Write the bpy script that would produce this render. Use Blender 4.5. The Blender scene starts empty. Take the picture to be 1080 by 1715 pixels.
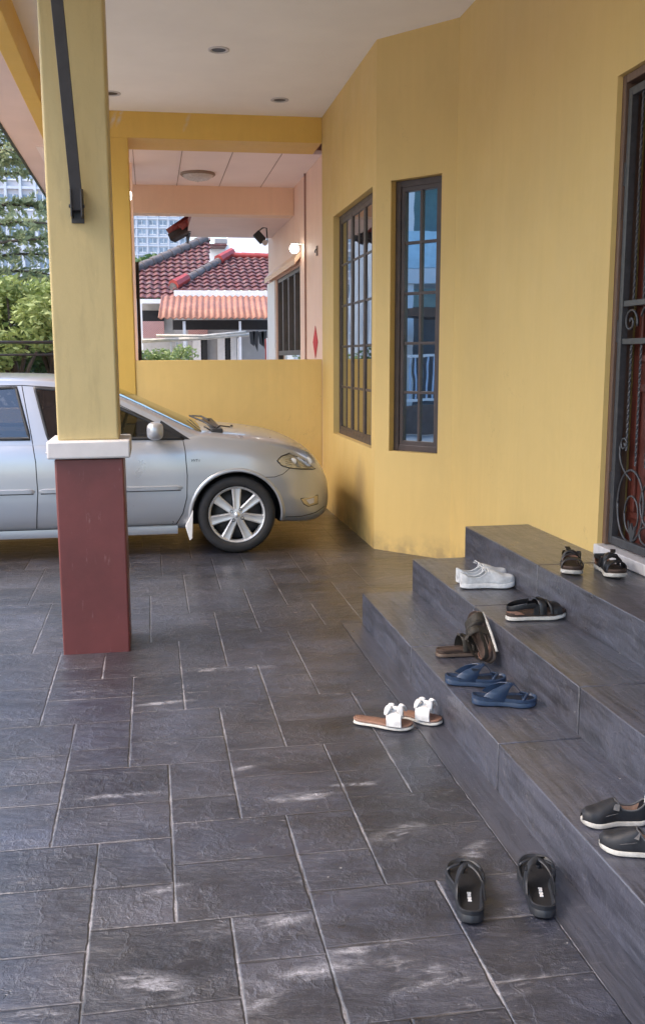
import bpy, bmesh, math, random
import numpy as np
from mathutils import Vector, Matrix, noise
R=math.radians
random.seed(7)
S=bpy.context.scene
COL=S.collection
# ------------------------------------------------------------------ camera
CH=1.45
F_,CX_,CY_,P_,YW_,RO_=1586.3,505.9,857.3,.1616,.1561,-.0061
_fw=Vector((math.sin(YW_)*math.cos(P_),math.cos(YW_)*math.cos(P_),-math.sin(P_)))
_r=Vector((math.cos(YW_),-math.sin(YW_),0)); _u=_r.cross(_fw)
_r2=_r*math.cos(RO_)+_u*math.sin(RO_); _u2=_u*math.cos(RO_)-_r*math.sin(RO_)
cam=bpy.data.cameras.new('camera'); co=bpy.data.objects.new('camera',cam); COL.objects.link(co)
co.matrix_world=Matrix(((_r2.x,_u2.x,-_fw.x,0),(_r2.y,_u2.y,-_fw.y,0),(_r2.z,_u2.z,-_fw.z,CH),(0,0,0,1)))
cam.sensor_fit='VERTICAL'; cam.sensor_height=24; cam.lens=F_/1715*24
cam.shift_x=(540-CX_)/1715; cam.shift_y=(CY_-857.5)/1715
cam.clip_start=.05; cam.clip_end=1200
S.camera=co
def at(px,py,ax,c):
    "point where the sight line of a photo pixel meets the real plane axis=c"
    d=_fw+_r2*((px-CX_)/F_)-_u2*((py-CY_)/F_); o=Vector((0,0,CH))
    return o+d*((c-o[ax])/d[ax])
# ------------------------------------------------------------------ world, sun, exposure
W=bpy.data.worlds.new('World'); S.world=W; W.use_nodes=True
nt=W.node_tree; bg=nt.nodes['Background']
sky=nt.nodes.new('ShaderNodeTexSky'); sky.sky_type='NISHITA'; sky.sun_disc=False
SUN_EL,SUN_AZ=R(52),R(-96)      # azimuth from +Y towards +X; sun stands over the open left side
sky.sun_elevation=SUN_EL; sky.sun_rotation=SUN_AZ; sky.air_density=1.2; sky.dust_density=4; sky.ozone_density=1
hs=nt.nodes.new('ShaderNodeHueSaturation'); hs.inputs['Saturation'].default_value=1.35
nt.links.new(sky.outputs[0],hs.inputs['Color']); nt.links.new(hs.outputs[0],bg.inputs['Color'])
bg.inputs['Strength'].default_value=.15
sl=bpy.data.lights.new('sun','SUN'); sl.energy=.36; sl.angle=R(35); sl.color=(1,.96,.9)
so=bpy.data.objects.new('sun',sl); COL.objects.link(so)
sd=Vector((math.sin(SUN_AZ)*math.cos(SUN_EL),math.cos(SUN_AZ)*math.cos(SUN_EL),math.sin(SUN_EL)))
so.rotation_euler=sd.to_track_quat('Z','Y').to_euler()
S.view_settings.view_transform='Standard'; S.view_settings.look='None'
S.view_settings.exposure=1.99; S.view_settings.gamma=1
S.render.engine='CYCLES'
S.cycles.max_bounces=10; S.cycles.diffuse_bounces=6; S.cycles.sample_clamp_indirect=8

# ------------------------------------------------------------------ materials
def lin(h):
    "sRGB hex -> linear"
    v=[int(h[i:i+2],16)/255 for i in (0,2,4)]
    return tuple((c/12.92 if c<=.04045 else ((c+.055)/1.055)**2.4) for c in v)
class NB:
    def __init__(s,name):
        s.m=bpy.data.materials.new(name); s.m.use_nodes=True; s.t=s.m.node_tree; s.b=s.t.nodes['Principled BSDF']; s.out=s.t.nodes['Material Output']
    def n(s,typ,**k):
        o=s.t.nodes.new('ShaderNode'+typ)
        for a,v in k.items():
            if a in o.inputs.keys(): s.set(o,a,v)
            else: setattr(o,a,v)
        return o
    def set(s,o,a,v):
        i=o.inputs[a]
        if isinstance(v,bpy.types.NodeSocket): s.t.links.new(v,i)
        else:
            if hasattr(i,'default_value'):
                try: i.default_value=v
                except Exception: i.default_value=(*v,1)
    def pos(s): return s.n('NewGeometry').outputs['Position']
    def obj(s): return s.n('TexCoord').outputs['Object']
    def map(s,v,scale=(1,1,1),loc=(0,0,0),rot=(0,0,0)):
        o=s.n('Mapping',Scale=scale,Location=loc,Rotation=rot); s.t.links.new(v,o.inputs['Vector']); return o.outputs[0]
    def noise(s,v,scale=5,detail=4,rough=.6,dist=0):
        o=s.n('TexNoise',Scale=scale,Detail=detail,Roughness=rough,Distortion=dist); s.t.links.new(v,o.inputs['Vector']); return o.outputs['Fac']
    def vor(s,v,scale=5,feature='F1',out='Distance'):
        o=s.n('TexVoronoi',Scale=scale,feature=feature); s.t.links.new(v,o.inputs['Vector']); return o.outputs[out]
    def ramp(s,v,a,b,lo=0.,hi=1.):
        o=s.n('MapRange'); s.t.links.new(v,o.inputs[0]); o.clamp=True
        for i,x in zip((1,2,3,4),(a,b,lo,hi)): o.inputs[i].default_value=x
        return o.outputs[0]
    def math(s,op,a,b=0.,c=0.):
        o=s.n('Math',operation=op)
        for i,x in enumerate((a,b,c)):
            if isinstance(x,bpy.types.NodeSocket): s.t.links.new(x,o.inputs[i])
            else: o.inputs[i].default_value=x
        return o.outputs[0]
    def mix(s,f,a,b,bt='MIX'):
        o=s.n('MixRGB',blend_type=bt)
        for i,x in enumerate((f,a,b)):
            if isinstance(x,bpy.types.NodeSocket): s.t.links.new(x,o.inputs[i])
            elif i==0: o.inputs[0].default_value=x
            else: o.inputs[i].default_value=(*x[:3],1)
        return o.outputs[0]
    def bump(s,h,strength=.3,dist=.01,prev=None):
        o=s.n('Bump'); o.inputs['Strength'].default_value=strength; o.inputs['Distance'].default_value=dist
        s.t.links.new(h,o.inputs['Height'])
        if prev: s.t.links.new(prev,o.inputs['Normal'])
        return o.outputs[0]
    def sep(s,v):
        o=s.n('SeparateXYZ'); s.t.links.new(v,o.inputs[0]); return o.outputs
    def fin(s,color=None,rough=None,metal=None,normal=None,**k):
        for a,v in (('Base Color',color),('Roughness',rough),('Metallic',metal),('Normal',normal)):
            if v is not None: s.set(s.b,a,v if not isinstance(v,tuple) or len(v)==4 else (*v,1))
        for a,v in k.items(): s.set(s.b,a.replace('_',' '),v)
        return s.m
def basic(name,col,rough=.5,metal=0.,var=.12,scale=6,bump=0,bscale=60,bd=.002,stretch=(1,1,1),**k):
    q=NB(name); p=q.map(q.obj(),stretch)
    n1=q.noise(p,scale,5); f=q.ramp(n1,.3,.7)
    c=q.mix(f,tuple(x*(1-var) for x in col),tuple(min(1,x*(1+var)) for x in col))
    r=q.ramp(q.noise(p,scale*2.3,3),.3,.7,max(0,rough-.06),min(1,rough+.06))
    nm=q.bump(q.noise(p,bscale,3),bump,bd) if bump else None
    return q.fin(c,r,metal,nm,**k)
# yellow wall paint: chalky roller texture, faint streaks, one dark brown smudge by the bay corner
def wall_paint(name,col,dark_patches=False,scuffs=(),wear=0.):
    q=NB(name); p=q.pos()
    big=q.ramp(q.noise(p,.9,4,.6,.4),.35,.7)
    streak=q.ramp(q.noise(q.map(p,(6,6,.5)),3,4),.35,.75)
    c=q.mix(big,tuple(x*.94 for x in col),col)
    c=q.mix(q.math('MULTIPLY',streak,.35),c,tuple(x*.86 for x in col))
    sp=q.ramp(q.noise(p,34,3,.7),.72,.8); c=q.mix(q.math('MULTIPLY',sp,.15),c,(.3,.2,.1))
    if dark_patches:
        d=q.n('VectorMath',operation='SUBTRACT'); q.t.links.new(p,d.inputs[0]); d.inputs[1].default_value=(1.65,7.45,.33)
        m=q.map(d.outputs[0],(1,2.3,1.75)); l=q.n('VectorMath',operation='LENGTH'); q.t.links.new(m,l.inputs[0])
        nn=q.math('ADD',l.outputs['Value'],q.math('MULTIPLY',q.noise(p,3.2,4),.9))
        f=q.ramp(nn,.45,1.1,.62,0.); c=q.mix(f,c,(.22,.15,.10))
        # faint brown patch under the ceiling by the door
        d2=q.n('VectorMath',operation='SUBTRACT'); q.t.links.new(p,d2.inputs[0]); d2.inputs[1].default_value=(2.08,5.2,3.0)
        l2=q.n('VectorMath',operation='LENGTH'); q.t.links.new(q.map(d2.outputs[0],(1,.8,1)),l2.inputs[0])
        f2=q.ramp(q.math('ADD',l2.outputs['Value'],q.noise(p,1.4,5)),.6,1.5,.28,0.); c=q.mix(f2,c,(.45,.30,.13))
    if wear:
        w1=q.ramp(q.noise(q.map(p,(7,7,1.1)),2.2,6,.7,.3),.5,.66); c=q.mix(q.math('MULTIPLY',w1,wear),c,tuple(x*.70 for x in col))
        w2=q.ramp(q.noise(q.map(p,(9,9,2)),5,4,.7),.66,.72); c=q.mix(q.math('MULTIPLY',w2,wear),c,tuple(min(1,x*1.25) for x in col))
    for (sx,sz) in scuffs:
        m=q.n('Mapping',vector_type='TEXTURE'); m.inputs['Location'].default_value=(sx,9.16,sz); m.inputs['Rotation'].default_value=(0,R(22),0); m.inputs['Scale'].default_value=(.018,1,.08); q.t.links.new(p,m.inputs[0])
        l=q.n('VectorMath',operation='LENGTH'); q.t.links.new(m.outputs[0],l.inputs[0]); c=q.mix(q.math('MULTIPLY',q.ramp(l.outputs['Value'],.3,1.3,1,0),q.ramp(q.noise(p,20,4),.3,.6)),c,(.62,.56,.45))
    hz=q.sep(p)[2]; grime=q.math('MULTIPLY',q.ramp(q.math('ADD',hz,q.math('MULTIPLY',q.noise(p,4,5,.7),-.22)),-.08,.06,.45,0),q.ramp(q.noise(p,9,4),.35,.6)); c=q.mix(grime,c,(.16,.12,.08))
    blot=q.ramp(q.noise(q.map(p,(1,1,.55)),2.1,6,.68,.6),.50,.68); c=q.mix(q.math('MULTIPLY',blot,.30),c,tuple(x*.80 for x in col))
    crk=q.math('MULTIPLY',q.ramp(q.math('ABSOLUTE',q.math('SUBTRACT',q.noise(q.map(p,(1.2,1.2,.8)),1.7,6,.6,.3),.5)),0,.0022,1,0),q.ramp(q.noise(p,1.1,2),.56,.66)); c=q.mix(q.math('MULTIPLY',crk,.35),c,(.25,.16,.07))
    b=q.bump(q.noise(p,120,3,.7),.12,.002); b=q.bump(q.noise(p,4.5,5,.65),.22,.016,b)
    return q.fin(c,q.ramp(q.noise(p,3,3),.3,.7,.5,.62),0,b)
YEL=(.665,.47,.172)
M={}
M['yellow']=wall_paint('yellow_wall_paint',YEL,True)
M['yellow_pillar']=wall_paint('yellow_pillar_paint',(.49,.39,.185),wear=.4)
M['yellow_low_lit']=wall_paint('yellow_low_wall_lit_paint',(.87,.60,.21))  # lighter yellow: sky light on the parapet put into its paint
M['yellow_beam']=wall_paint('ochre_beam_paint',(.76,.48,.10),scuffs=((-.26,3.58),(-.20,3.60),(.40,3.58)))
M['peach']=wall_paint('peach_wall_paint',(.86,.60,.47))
M['peach_dark']=wall_paint('apricot_beam_paint',(.84,.58,.40))
M['ceiling']=basic('ceiling_white_paint',(.87,.84,.80),.8,var=.04,scale=1.5,bump=.08,bscale=90)
M['soffit_pink']=basic('pink_soffit_paint',(.80,.62,.56),.8,var=.05,scale=2)
M['board_pink']=basic('pink_ceiling_board',(.90,.76,.72),.8,var=.03,scale=2)
q=NB('maroon_gloss_paint'); p=q.obj(); c=q.mix(q.ramp(q.noise(p,3,5,.65),.35,.65),(.115,.030,.028),(.15,.038,.036)); c=q.mix(q.ramp(q.noise(q.map(p,(6,6,1)),7,5,.7),.64,.72,0,.35),c,(.30,.20,.19)); nm=q.bump(q.noise(p,5,5),.2,.012); M['red_paint']=q.fin(c,q.ramp(q.noise(p,9,4),.3,.7,.34,.5),0,q.bump(q.noise(p,90,3),.12,.002,nm))
M['cap']=basic('grey_white_plaster',(.56,.54,.54),.6,var=.08,scale=9,bump=.2,bscale=70)
M['steel_dark']=basic('dark_painted_steel',(.035,.033,.036),.45,.3,var=.2,scale=14)
M['win_frame']=basic('bronze_aluminium',(.085,.068,.066),.42,.35,var=.12,scale=10)
M['marble']=basic('grey_white_marble',(.55,.53,.53),.35,var=.1,scale=12,stretch=(1,4,1))
M['timber_frame']=basic('brown_door_frame_timber',(.13,.075,.05),.5,var=.25,scale=9,stretch=(8,8,.6))
M['timber_door']=basic('red_brown_door_timber',(.10,.026,.018),.38,var=.3,scale=7,stretch=(6,6,.5))
M['iron']=basic('grey_wrought_iron',(.075,.075,.08),.45,.55,var=.2,scale=30)
M['white']=basic('white_paint',(.78,.77,.76),.5,var=.04)
M['white_chalk']=basic('dusty_white',(.7,.68,.68),.8,var=.1)
M['black']=basic('black_plastic',(.018,.018,.02),.45,var=.2)
M['grey_conc']=basic('grey_render',(.30,.29,.29),.8,var=.14,scale=2,bump=.2)
M['dark_void']=basic('dark_interior',(.02,.02,.022),.9,var=.1)
def glass(name,tint,refl,rough=.02,trans=0.):
    q=NB(name)
    wav=q.bump(q.noise(q.obj(),2.2,2),.10,.006)
    g=q.n('BsdfGlossy'); g.inputs['Color'].default_value=(*refl,1); g.inputs['Roughness'].default_value=rough; q.t.links.new(wav,g.inputs['Normal'])
    t=q.n('BsdfTransparent'); t.inputs['Color'].default_value=(*tint,1)
    fr=q.n('Fresnel'); fr.inputs['IOR'].default_value=1.5; q.t.links.new(wav,fr.inputs['Normal'])
    f=q.math('ADD',q.math('MULTIPLY',fr.outputs[0],1.0),trans)
    f.node.use_clamp=True
    mx=q.n('MixShader'); q.t.links.new(f,mx.inputs[0]); q.t.links.new(t.outputs[0],mx.inputs[1]); q.t.links.new(g.outputs[0],mx.inputs[2])
    q.t.links.new(mx.outputs[0],q.out.inputs[0]); return q.m
M['glass_bay']=glass('mirror_tint_window_glass',(.16,.20,.22),(.66,.84,.95),.012,.62)
M['glass_side']=glass('bay_side_window_glass',(.18,.2,.2),(.8,.84,.84),.02,.40)
M['glass_car']=glass('tinted_car_glass',(.28,.28,.28),(.85,.88,.92),.02,.07)
M['glass_clear']=glass('clear_lamp_glass',(.9,.9,.92),(.9,.92,.95),.02,.08)
def emis(name,col,st):
    q=NB(name); e=q.n('Emission'); e.inputs[0].default_value=(*col,1); e.inputs[1].default_value=st; q.t.links.new(e.outputs[0],q.out.inputs[0]); return q.m
M['lamp_on']=emis('lit_lamp_globe',(1,.95,.85),3.2)

# ------------------------------------------------------------------ geometry helpers
class MB:
    def __init__(s): s.v=[]; s.f=[]; s.mi=[]; s.uv=None
    def add(s,vs,fs,mi=0):
        k=len(s.v); s.v+= [tuple(v) for v in vs]; s.f+=[tuple(i+k for i in f) for f in fs]; s.mi+=[mi]*len(fs); return s
    def box(s,x0,x1,y0,y1,z0,z1,mi=0):
        return s.add([(x,y,z) for z in (z0,z1) for y in (y0,y1) for x in (x0,x1)],[(0,2,3,1),(4,5,7,6),(0,1,5,4),(2,6,7,3),(0,4,6,2),(1,3,7,5)],mi)
    def bar(s,a,b,w,h,up=(0,0,1),mi=0):
        a=Vector(a); b=Vector(b); d=(b-a).normalized(); up=Vector(up)
        x=d.cross(up); x=(x if x.length>1e-5 else d.cross(Vector((1,0,0)))).normalized()*w/2; y=x.normalized().cross(d)*h/2
        vs=[p+sx*x+sy*y for p in (a,b) for sx,sy in ((-1,-1),(1,-1),(1,1),(-1,1))]
        return s.add(vs,[(0,1,2,3),(7,6,5,4),(0,4,5,1),(1,5,6,2),(2,6,7,3),(3,7,4,0)],mi)
    def tube(s,pts,r,n=8,closed=False,cap=True,mi=0,flat=None):
        pts=[Vector(p) for p in pts]; N=len(pts); rr=r if isinstance(r,(list,tuple)) else [r]*N
        prev=None; rings=[]
        for i,p in enumerate(pts):
            d=(pts[(i+1)%N]-pts[i-1]) if closed else (pts[min(i+1,N-1)]-pts[max(i-1,0)])
            d.normalize()
            if prev is None:
                x=d.cross(Vector((0,0,1)));
                if x.length<1e-4: x=d.cross(Vector((1,0,0)))
            else: x=prev-d*prev.dot(d)
            x.normalize(); prev=x; y=d.cross(x)
            rings.append([p+(x*math.cos(a)+y*math.sin(a))*rr[i] for a in [2*math.pi*k/n for k in range(n)]])
        vs=[v for g in rings for v in g]; fs=[]
        for i in range(N if closed else N-1):
            j=(i+1)%N
            for k in range(n): fs.append((i*n+k,i*n+(k+1)%n,j*n+(k+1)%n,j*n+k))
        if cap and not closed: fs+= [tuple(range(n-1,-1,-1)),tuple(range((N-1)*n,N*n))]
        return s.add(vs,fs,mi)
    def grid(s,rows,mi=0,closev=False):
        "rows: list of equal length point rows"
        m=len(rows[0]); vs=[p for r in rows for p in r]; fs=[]
        for i in range(len(rows)-1):
            for k in range(m if closev else m-1): fs.append((i*m+k,i*m+(k+1)%m,(i+1)*m+(k+1)%m,(i+1)*m+k))
        return s.add(vs,fs,mi)
    def prism(s,poly,off,mi=0):
        "poly: 3D loop, off: extrusion vector"
        n=len(poly); off=Vector(off); a=[Vector(p) for p in poly]; b=[p+off for p in a]
        fs=[tuple(range(n-1,-1,-1)),tuple(range(n,2*n))]+[(i,(i+1)%n,n+(i+1)%n,n+i) for i in range(n)]
        return s.add(a+b,fs,mi)
    def lathe(s,prof,c,axis='Z',n=32,mi=0,a0=0,a1=2*math.pi):
        "prof: (r,h) list around axis through c"
        full=abs(a1-a0-2*math.pi)<1e-6; m=n if full else n+1; rows=[]
        for r,h in prof:
            row=[]
            for k in range(m):
                a=a0+(a1-a0)*k/n; u,v=r*math.cos(a),r*math.sin(a)
                row.append({'Z':(c[0]+u,c[1]+v,c[2]+h),'Y':(c[0]+u,c[1]+h,c[2]+v),'X':(c[0]+h,c[1]+u,c[2]+v)}[axis])
            rows.append(row)
        return s.grid(rows,mi,full)
    def build(s,name,mats,parent=None,smooth=False,bevel=0,label=None,kind=None,cat=None,group=None,world=True,fixn=True,auto=None,solid=0,subd=0,bseg=2):
        me=bpy.data.meshes.new(name); vs=s.v
        if parent is not None and world:
            l=parent.location; vs=[(v[0]-l.x,v[1]-l.y,v[2]-l.z) for v in vs]
        me.from_pydata([tuple(v) for v in vs],[],s.f)
        if not isinstance(mats,(list,tuple)): mats=[mats]
        for m in mats: me.materials.append(m)
        for p,i in zip(me.polygons,s.mi): p.material_index=i; p.use_smooth=smooth or auto is not None
        if fixn:
            bm=bmesh.new(); bm.from_mesh(me); bmesh.ops.remove_doubles(bm,verts=bm.verts,dist=1e-5); bmesh.ops.recalc_face_normals(bm,faces=bm.faces); bm.to_mesh(me); bm.free()
        if auto is not None: me.set_sharp_from_angle(angle=R(auto))
        o=bpy.data.objects.new(name,me); COL.objects.link(o)
        if parent is not None: o.parent=parent
        if solid: d=o.modifiers.new('solid','SOLIDIFY'); d.thickness=solid; d.offset=0
        if bevel:
            d=o.modifiers.new('bevel','BEVEL'); d.width=bevel; d.segments=bseg; d.limit_method='ANGLE'; d.angle_limit=R(40); d.harden_normals=False
        if subd: d=o.modifiers.new('sub','SUBSURF'); d.levels=subd; d.render_levels=subd
        tag(o,label,cat,group,kind); return o
def tag(o,label=None,cat=None,group=None,kind=None):
    for k,v in (('label',label),('category',cat),('group',group),('kind',kind)):
        if v: o[k]=v
    return o
def thing(name,label,cat,loc=(0,0,0),rz=0,group=None):
    o=bpy.data.objects.new(name,None); COL.objects.link(o); o.location=loc; o.rotation_euler=(0,0,rz); o.empty_display_size=.1
    return tag(o,label,cat,group)
def structure(name,mb,mat,**k): return mb.build(name,mat,kind='structure',**k)
def cr(tbl):
    "smooth interpolation through (x,y) pairs"
    xs=[a for a,_ in tbl]; ys=[b for _,b in tbl]; n=len(xs)
    d=[(ys[i+1]-ys[i])/(xs[i+1]-xs[i]) for i in range(n-1)]
    m=[d[0]]+[(0 if d[i-1]*d[i]<=0 else 2*d[i-1]*d[i]/(d[i-1]+d[i])) for i in range(1,n-1)]+[d[-1]]
    def f(x):
        if x<=xs[0]: return ys[0]
        if x>=xs[-1]: return ys[-1]
        i=max(k for k in range(n-1) if xs[k]<=x); h=xs[i+1]-xs[i]; t=(x-xs[i])/h
        return (2*t**3-3*t*t+1)*ys[i]+(t**3-2*t*t+t)*h*m[i]+(3*t*t-2*t**3)*ys[i+1]+(t**3-t*t)*h*m[i+1]
    return f
# ------------------------------------------------------------------ ground and stamped slate floor
ZC=3.657
C1=(1.65,9.16); C2=(1.647,6.945); C3=(2.085,6.441)   # bay corners in plan
A1,A2,A3,WX=1.111,1.406,1.717,2.085                    # step faces and door wall
g=MB(); g.add([(-600,-600,-.03),(600,-600,-.03),(600,600,-.03),(-600,600,-.03)],[(0,1,2,3)])
structure('ground',g,basic('pale_concrete_ground',(.30,.29,.28),.85,var=.25,scale=1.2,bump=.3))  # kept pale so the unseen yard bounces light onto the ceiling

def slate(name,tiles=True,rel=1.,dark=(.010,.012,.020),light=(.042,.047,.069),stretch=(2.2,7,5)):
    q=NB(name); p=q.pos()
    warp=q.n('VectorMath',operation='ADD'); nz=q.n('TexNoise',Scale=2.5,Detail=3); q.t.links.new(p,nz.inputs['Vector'])
    sc=q.n('VectorMath',operation='SCALE'); q.t.links.new(nz.outputs['Color'],sc.inputs[0]); sc.inputs['Scale'].default_value=.07
    q.t.links.new(p,warp.inputs[0]); q.t.links.new(sc.outputs[0],warp.inputs[1]); wp=warp.outputs[0]
    big=q.noise(wp,1.3,5,.6); fine=q.noise(q.map(wp,stretch),4,8,.68)
    ledge=q.noise(q.map(wp,(1.1,2.3,2.3),rot=(0,0,.5)),2.6,9,.66,.15); l2=q.noise(q.map(wp,(1.6,1.1,1.3),rot=(0,0,-.7)),3.1,8,.62)
    ridge=q.ramp(q.math('ABSOLUTE',q.math('SUBTRACT',l2,.5)),0,.03,1,0)
    c=q.mix(q.ramp(big,.32,.68),dark,light)
    c=q.mix(q.math('MULTIPLY',q.ramp(fine,.3,.75),.55),c,tuple(x*1.55 for x in light))
    c=q.mix(q.math('MULTIPLY',q.ramp(q.noise(p,.8,3),.42,.62),.4),c,(.046,.037,.027))    # brown undertone
    h=q.math('ADD',q.math('ADD',q.math('MULTIPLY',q.ramp(ledge,.36,.62),1.25*rel),q.math('MULTIPLY',ridge,.22*rel)),q.math('MULTIPLY',fine,.22))
    c=q.mix(q.ramp(ledge,.40,.56,.5*rel,0),c,tuple(x*.55 for x in dark)); c=q.mix(q.math('MULTIPLY',q.math('MULTIPLY',ridge,q.ramp(big,.45,.6)),.22*rel),c,tuple(min(1,x*2.2) for x in light))
    cks=q.ramp(q.noise(q.map(wp,(1,2.2,1)),2.6,3,.5,1.6),.497,.503); # thin split lines
    ck=q.math('MULTIPLY',q.math('SUBTRACT',1,q.math('ABSOLUTE',q.math('SUBTRACT',q.math('MULTIPLY',cks,2),1))),q.ramp(q.noise(p,1.9,2),.5,.6))
    h=q.math('SUBTRACT',h,q.math('MULTIPLY',ck,.5)); c=q.mix(q.math('MULTIPLY',ck,.6),c,(.02,.018,.018))
    if not tiles:
        gr=q.noise(q.map(wp,(26,1.3,14)),2.2,7,.7); c=q.mix(q.ramp(gr,.42,.66,0,.55),c,tuple(x*1.7 for x in light)); c=q.mix(q.ramp(gr,.36,.50,.45,0),c,tuple(x*.6 for x in dark)); h=q.math('ADD',h,q.math('MULTIPLY',gr,.5))
    rough=q.ramp(fine,.25,.8,.24,.46)
    pw=q.math('MULTIPLY',q.ramp(q.noise(q.map(wp,(4,11,3),rot=(0,0,.2)),6,8,.78),.57,.66),q.ramp(q.noise(p,1.1,2),.42,.56))
    vv=q.vor(p,11.); spk=q.math('MULTIPLY',q.ramp(vv,.028,.045,1,0),q.ramp(q.noise(p,2.3,2),.52,.56)); c=q.mix(q.math('MULTIPLY',spk,.8),c,(.4,.39,.38))
    if tiles:
        uv=q.n('UVMap',uv_map='edge').outputs[0]; uv2=q.n('UVMap',uv_map='size').outputs[0]
        a=q.sep(uv); b=q.sep(uv2)
        wob=q.math('MULTIPLY',q.math('SUBTRACT',q.noise(p,7,5,.7),.5),.018)
        du=q.math('ADD',q.math('MINIMUM',a[0],q.math('SUBTRACT',b[0],a[0])),wob)
        dv=q.math('ADD',q.math('MINIMUM',a[1],q.math('SUBTRACT',b[1],a[1])),wob)
        at_=q.n('Attribute',attribute_name='tone'); tv=at_.outputs['Fac']
        c=q.mix(1.0,c,q.mix(tv,(.66,.66,.68),(1.34,1.32,1.30)),'MULTIPLY')
        lineU=q.ramp(du,.0012,.0040,1,0); lineV=q.ramp(dv,.0008,.0032,1,0)
        far=q.ramp(q.sep(p)[1],4.6,7.2,1,.0)                       # the chalky bloom is worn off towards the back of the drive
        chalk=q.math('MULTIPLY',q.math('MULTIPLY',q.ramp(du,.0006,.0038,1,0),far),q.math('MULTIPLY',q.ramp(q.noise(p,1.6,4,.7),.36,.56),q.ramp(q.noise(p,26,4,.7),.3,.6,.35,1)))
        chalkV=q.math('MULTIPLY',lineV,q.math('MULTIPLY',far,q.ramp(q.noise(p,1.7,4,.7),.5,.66)))
        edge=q.math('MAXIMUM',lineU,lineV)
        c=q.mix(q.math('MULTIPLY',edge,.8),c,(.022,.02,.022))
        c=q.mix(q.math('MAXIMUM',q.math('MULTIPLY',chalk,.85),q.math('MULTIPLY',chalkV,.5)),c,(.34,.33,.36))
        h=q.math('SUBTRACT',h,q.math('MULTIPLY',q.math('MAXIMUM',q.ramp(du,.001,.006,1,0),q.ramp(dv,.001,.006,.8,0)),1.0))
        # scuffs of dried lime, mostly along the joints
        near=q.math('MAXIMUM',q.ramp(dv,.01,.07,1,.25),q.ramp(du,.01,.05,.8,.2))
        sm=None
        for (x,y,rx,ry,ro) in ((.60,1.99,.10,.025,-.5),(.57,1.94,.045,.02,.2),(.47,2.94,.09,.02,.1),(.72,2.65,.07,.03,.3),(-.31,1.97,.06,.02,0),(.5,2.1,.09,.015,.1),(.22,2.24,.1,.02,.1),(.30,3.2,.05,.012,.2),(.02,3.9,.08,.015,.1),(.24,4.3,.2,.02,0),(.9,2.5,.06,.02,.8),(-.05,2.05,.07,.03,-.4),(.2,1.95,.05,.02,.5),(.66,3.0,.07,.012,0),(-.3,4.1,.06,.012,0),(.8,1.9,.04,.02,.4),(-.14,3.05,.1,.012,0),(.33,2.03,.1,.02,.1),(.0,2.45,.05,.012,.3)):
            d=q.map(p,(1/rx,1/ry,1)); d=q.n('VectorMath',operation='SUBTRACT').outputs[0]
            v=d.node; q.t.links.new(p,v.inputs[0]); v.inputs[1].default_value=(x,y,0)
            m=q.n('Mapping',vector_type='TEXTURE'); q.t.links.new(d,m.inputs[0]); m.inputs['Rotation'].default_value=(0,0,ro); m.inputs['Scale'].default_value=(rx,ry,1)
            l=q.n('VectorMath',operation='LENGTH'); q.t.links.new(m.outputs[0],l.inputs[0])
            f=q.ramp(l.outputs['Value'],.2,1.9,1,0); sm=f if sm is None else q.math('MAXIMUM',sm,f)
        sm=q.math('MULTIPLY',q.math('MULTIPLY',sm,q.ramp(q.noise(q.map(wp,(2.2,6,4)),3.2,9,.82,.4),.47,.60)),q.ramp(q.noise(p,60,4,.8),.35,.6,.35,1))
        c=q.mix(q.math('MULTIPLY',q.math('MULTIPLY',pw,near),.7),c,(.34,.33,.36))
        c=q.mix(q.math('MULTIPLY',sm,.75),c,(.50,.50,.55))
        rough=q.math('ADD',rough,q.math('MULTIPLY',sm,.3))
    else:
        c=q.mix(q.math('MULTIPLY',pw,.3),c,(.22,.21,.24))
    nm=q.bump(h,.62,.013); nm=q.bump(q.noise(p,70,4,.7),.15,.002,nm)
    return q.fin(c,rough,0,nm,Specular_IOR_Level=.6,Coat_Weight=.5,Coat_Roughness=.25)
M['slate']=slate('stamped_slate_concrete')
M['slate_step']=slate('stamped_slate_steps',False,.3,(.020,.022,.031),(.055,.058,.079),(9,1.6,2.5))
M['slate_band']=slate('troweled_grey_concrete',False,.0,(.022,.023,.032),(.042,.044,.058),(4,2,2))
M['joint_dark']=basic('dark_joint',(.006,.006,.006),.95)

rnd=random.Random(3)
def chainx(m,y):
    t=(3.27+.535*m-y)/.985; return .022+.22*m+.142*math.floor(t)
def events(m,y0,y1):
    n0=math.floor((3.27+.535*m-y1)/.985); n1=math.ceil((3.27+.535*m-y0)/.985)
    return [3.27+.535*m-.985*n for n in range(n0,n1+1) if y0<3.27+.535*m-.985*n<y1]
Y0,Y1,X0,X1=-1.5,13.0,-2.6,2.2
verts=[];faces=[];E1=[];E2=[];T=[]
def tile(x0,x1,y0,y1):
    if y0>.79 and y1<4.96:
        x0=1.0 if .90<x0<1.2 else x0; x1=1.0 if .90<x1<1.2 else x1
    x0c,x1c=max(x0,X0),min(x1,X1)
    if y0>.8 and y1<4.95: x1c=min(x1c,1.0)
    if x1c-x0c<.004: return
    k=len(verts); verts.extend([(x0c,y0,0),(x1c,y0,0),(x1c,y1,0),(x0c,y1,0)]); faces.append((k,k+1,k+2,k+3))
    w,l=x1c-x0c,y1-y0; E1.extend([(0,0),(w,0),(w,l),(0,l)]); E2.extend([(w,l)]*4); T.append(rnd.random())
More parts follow.
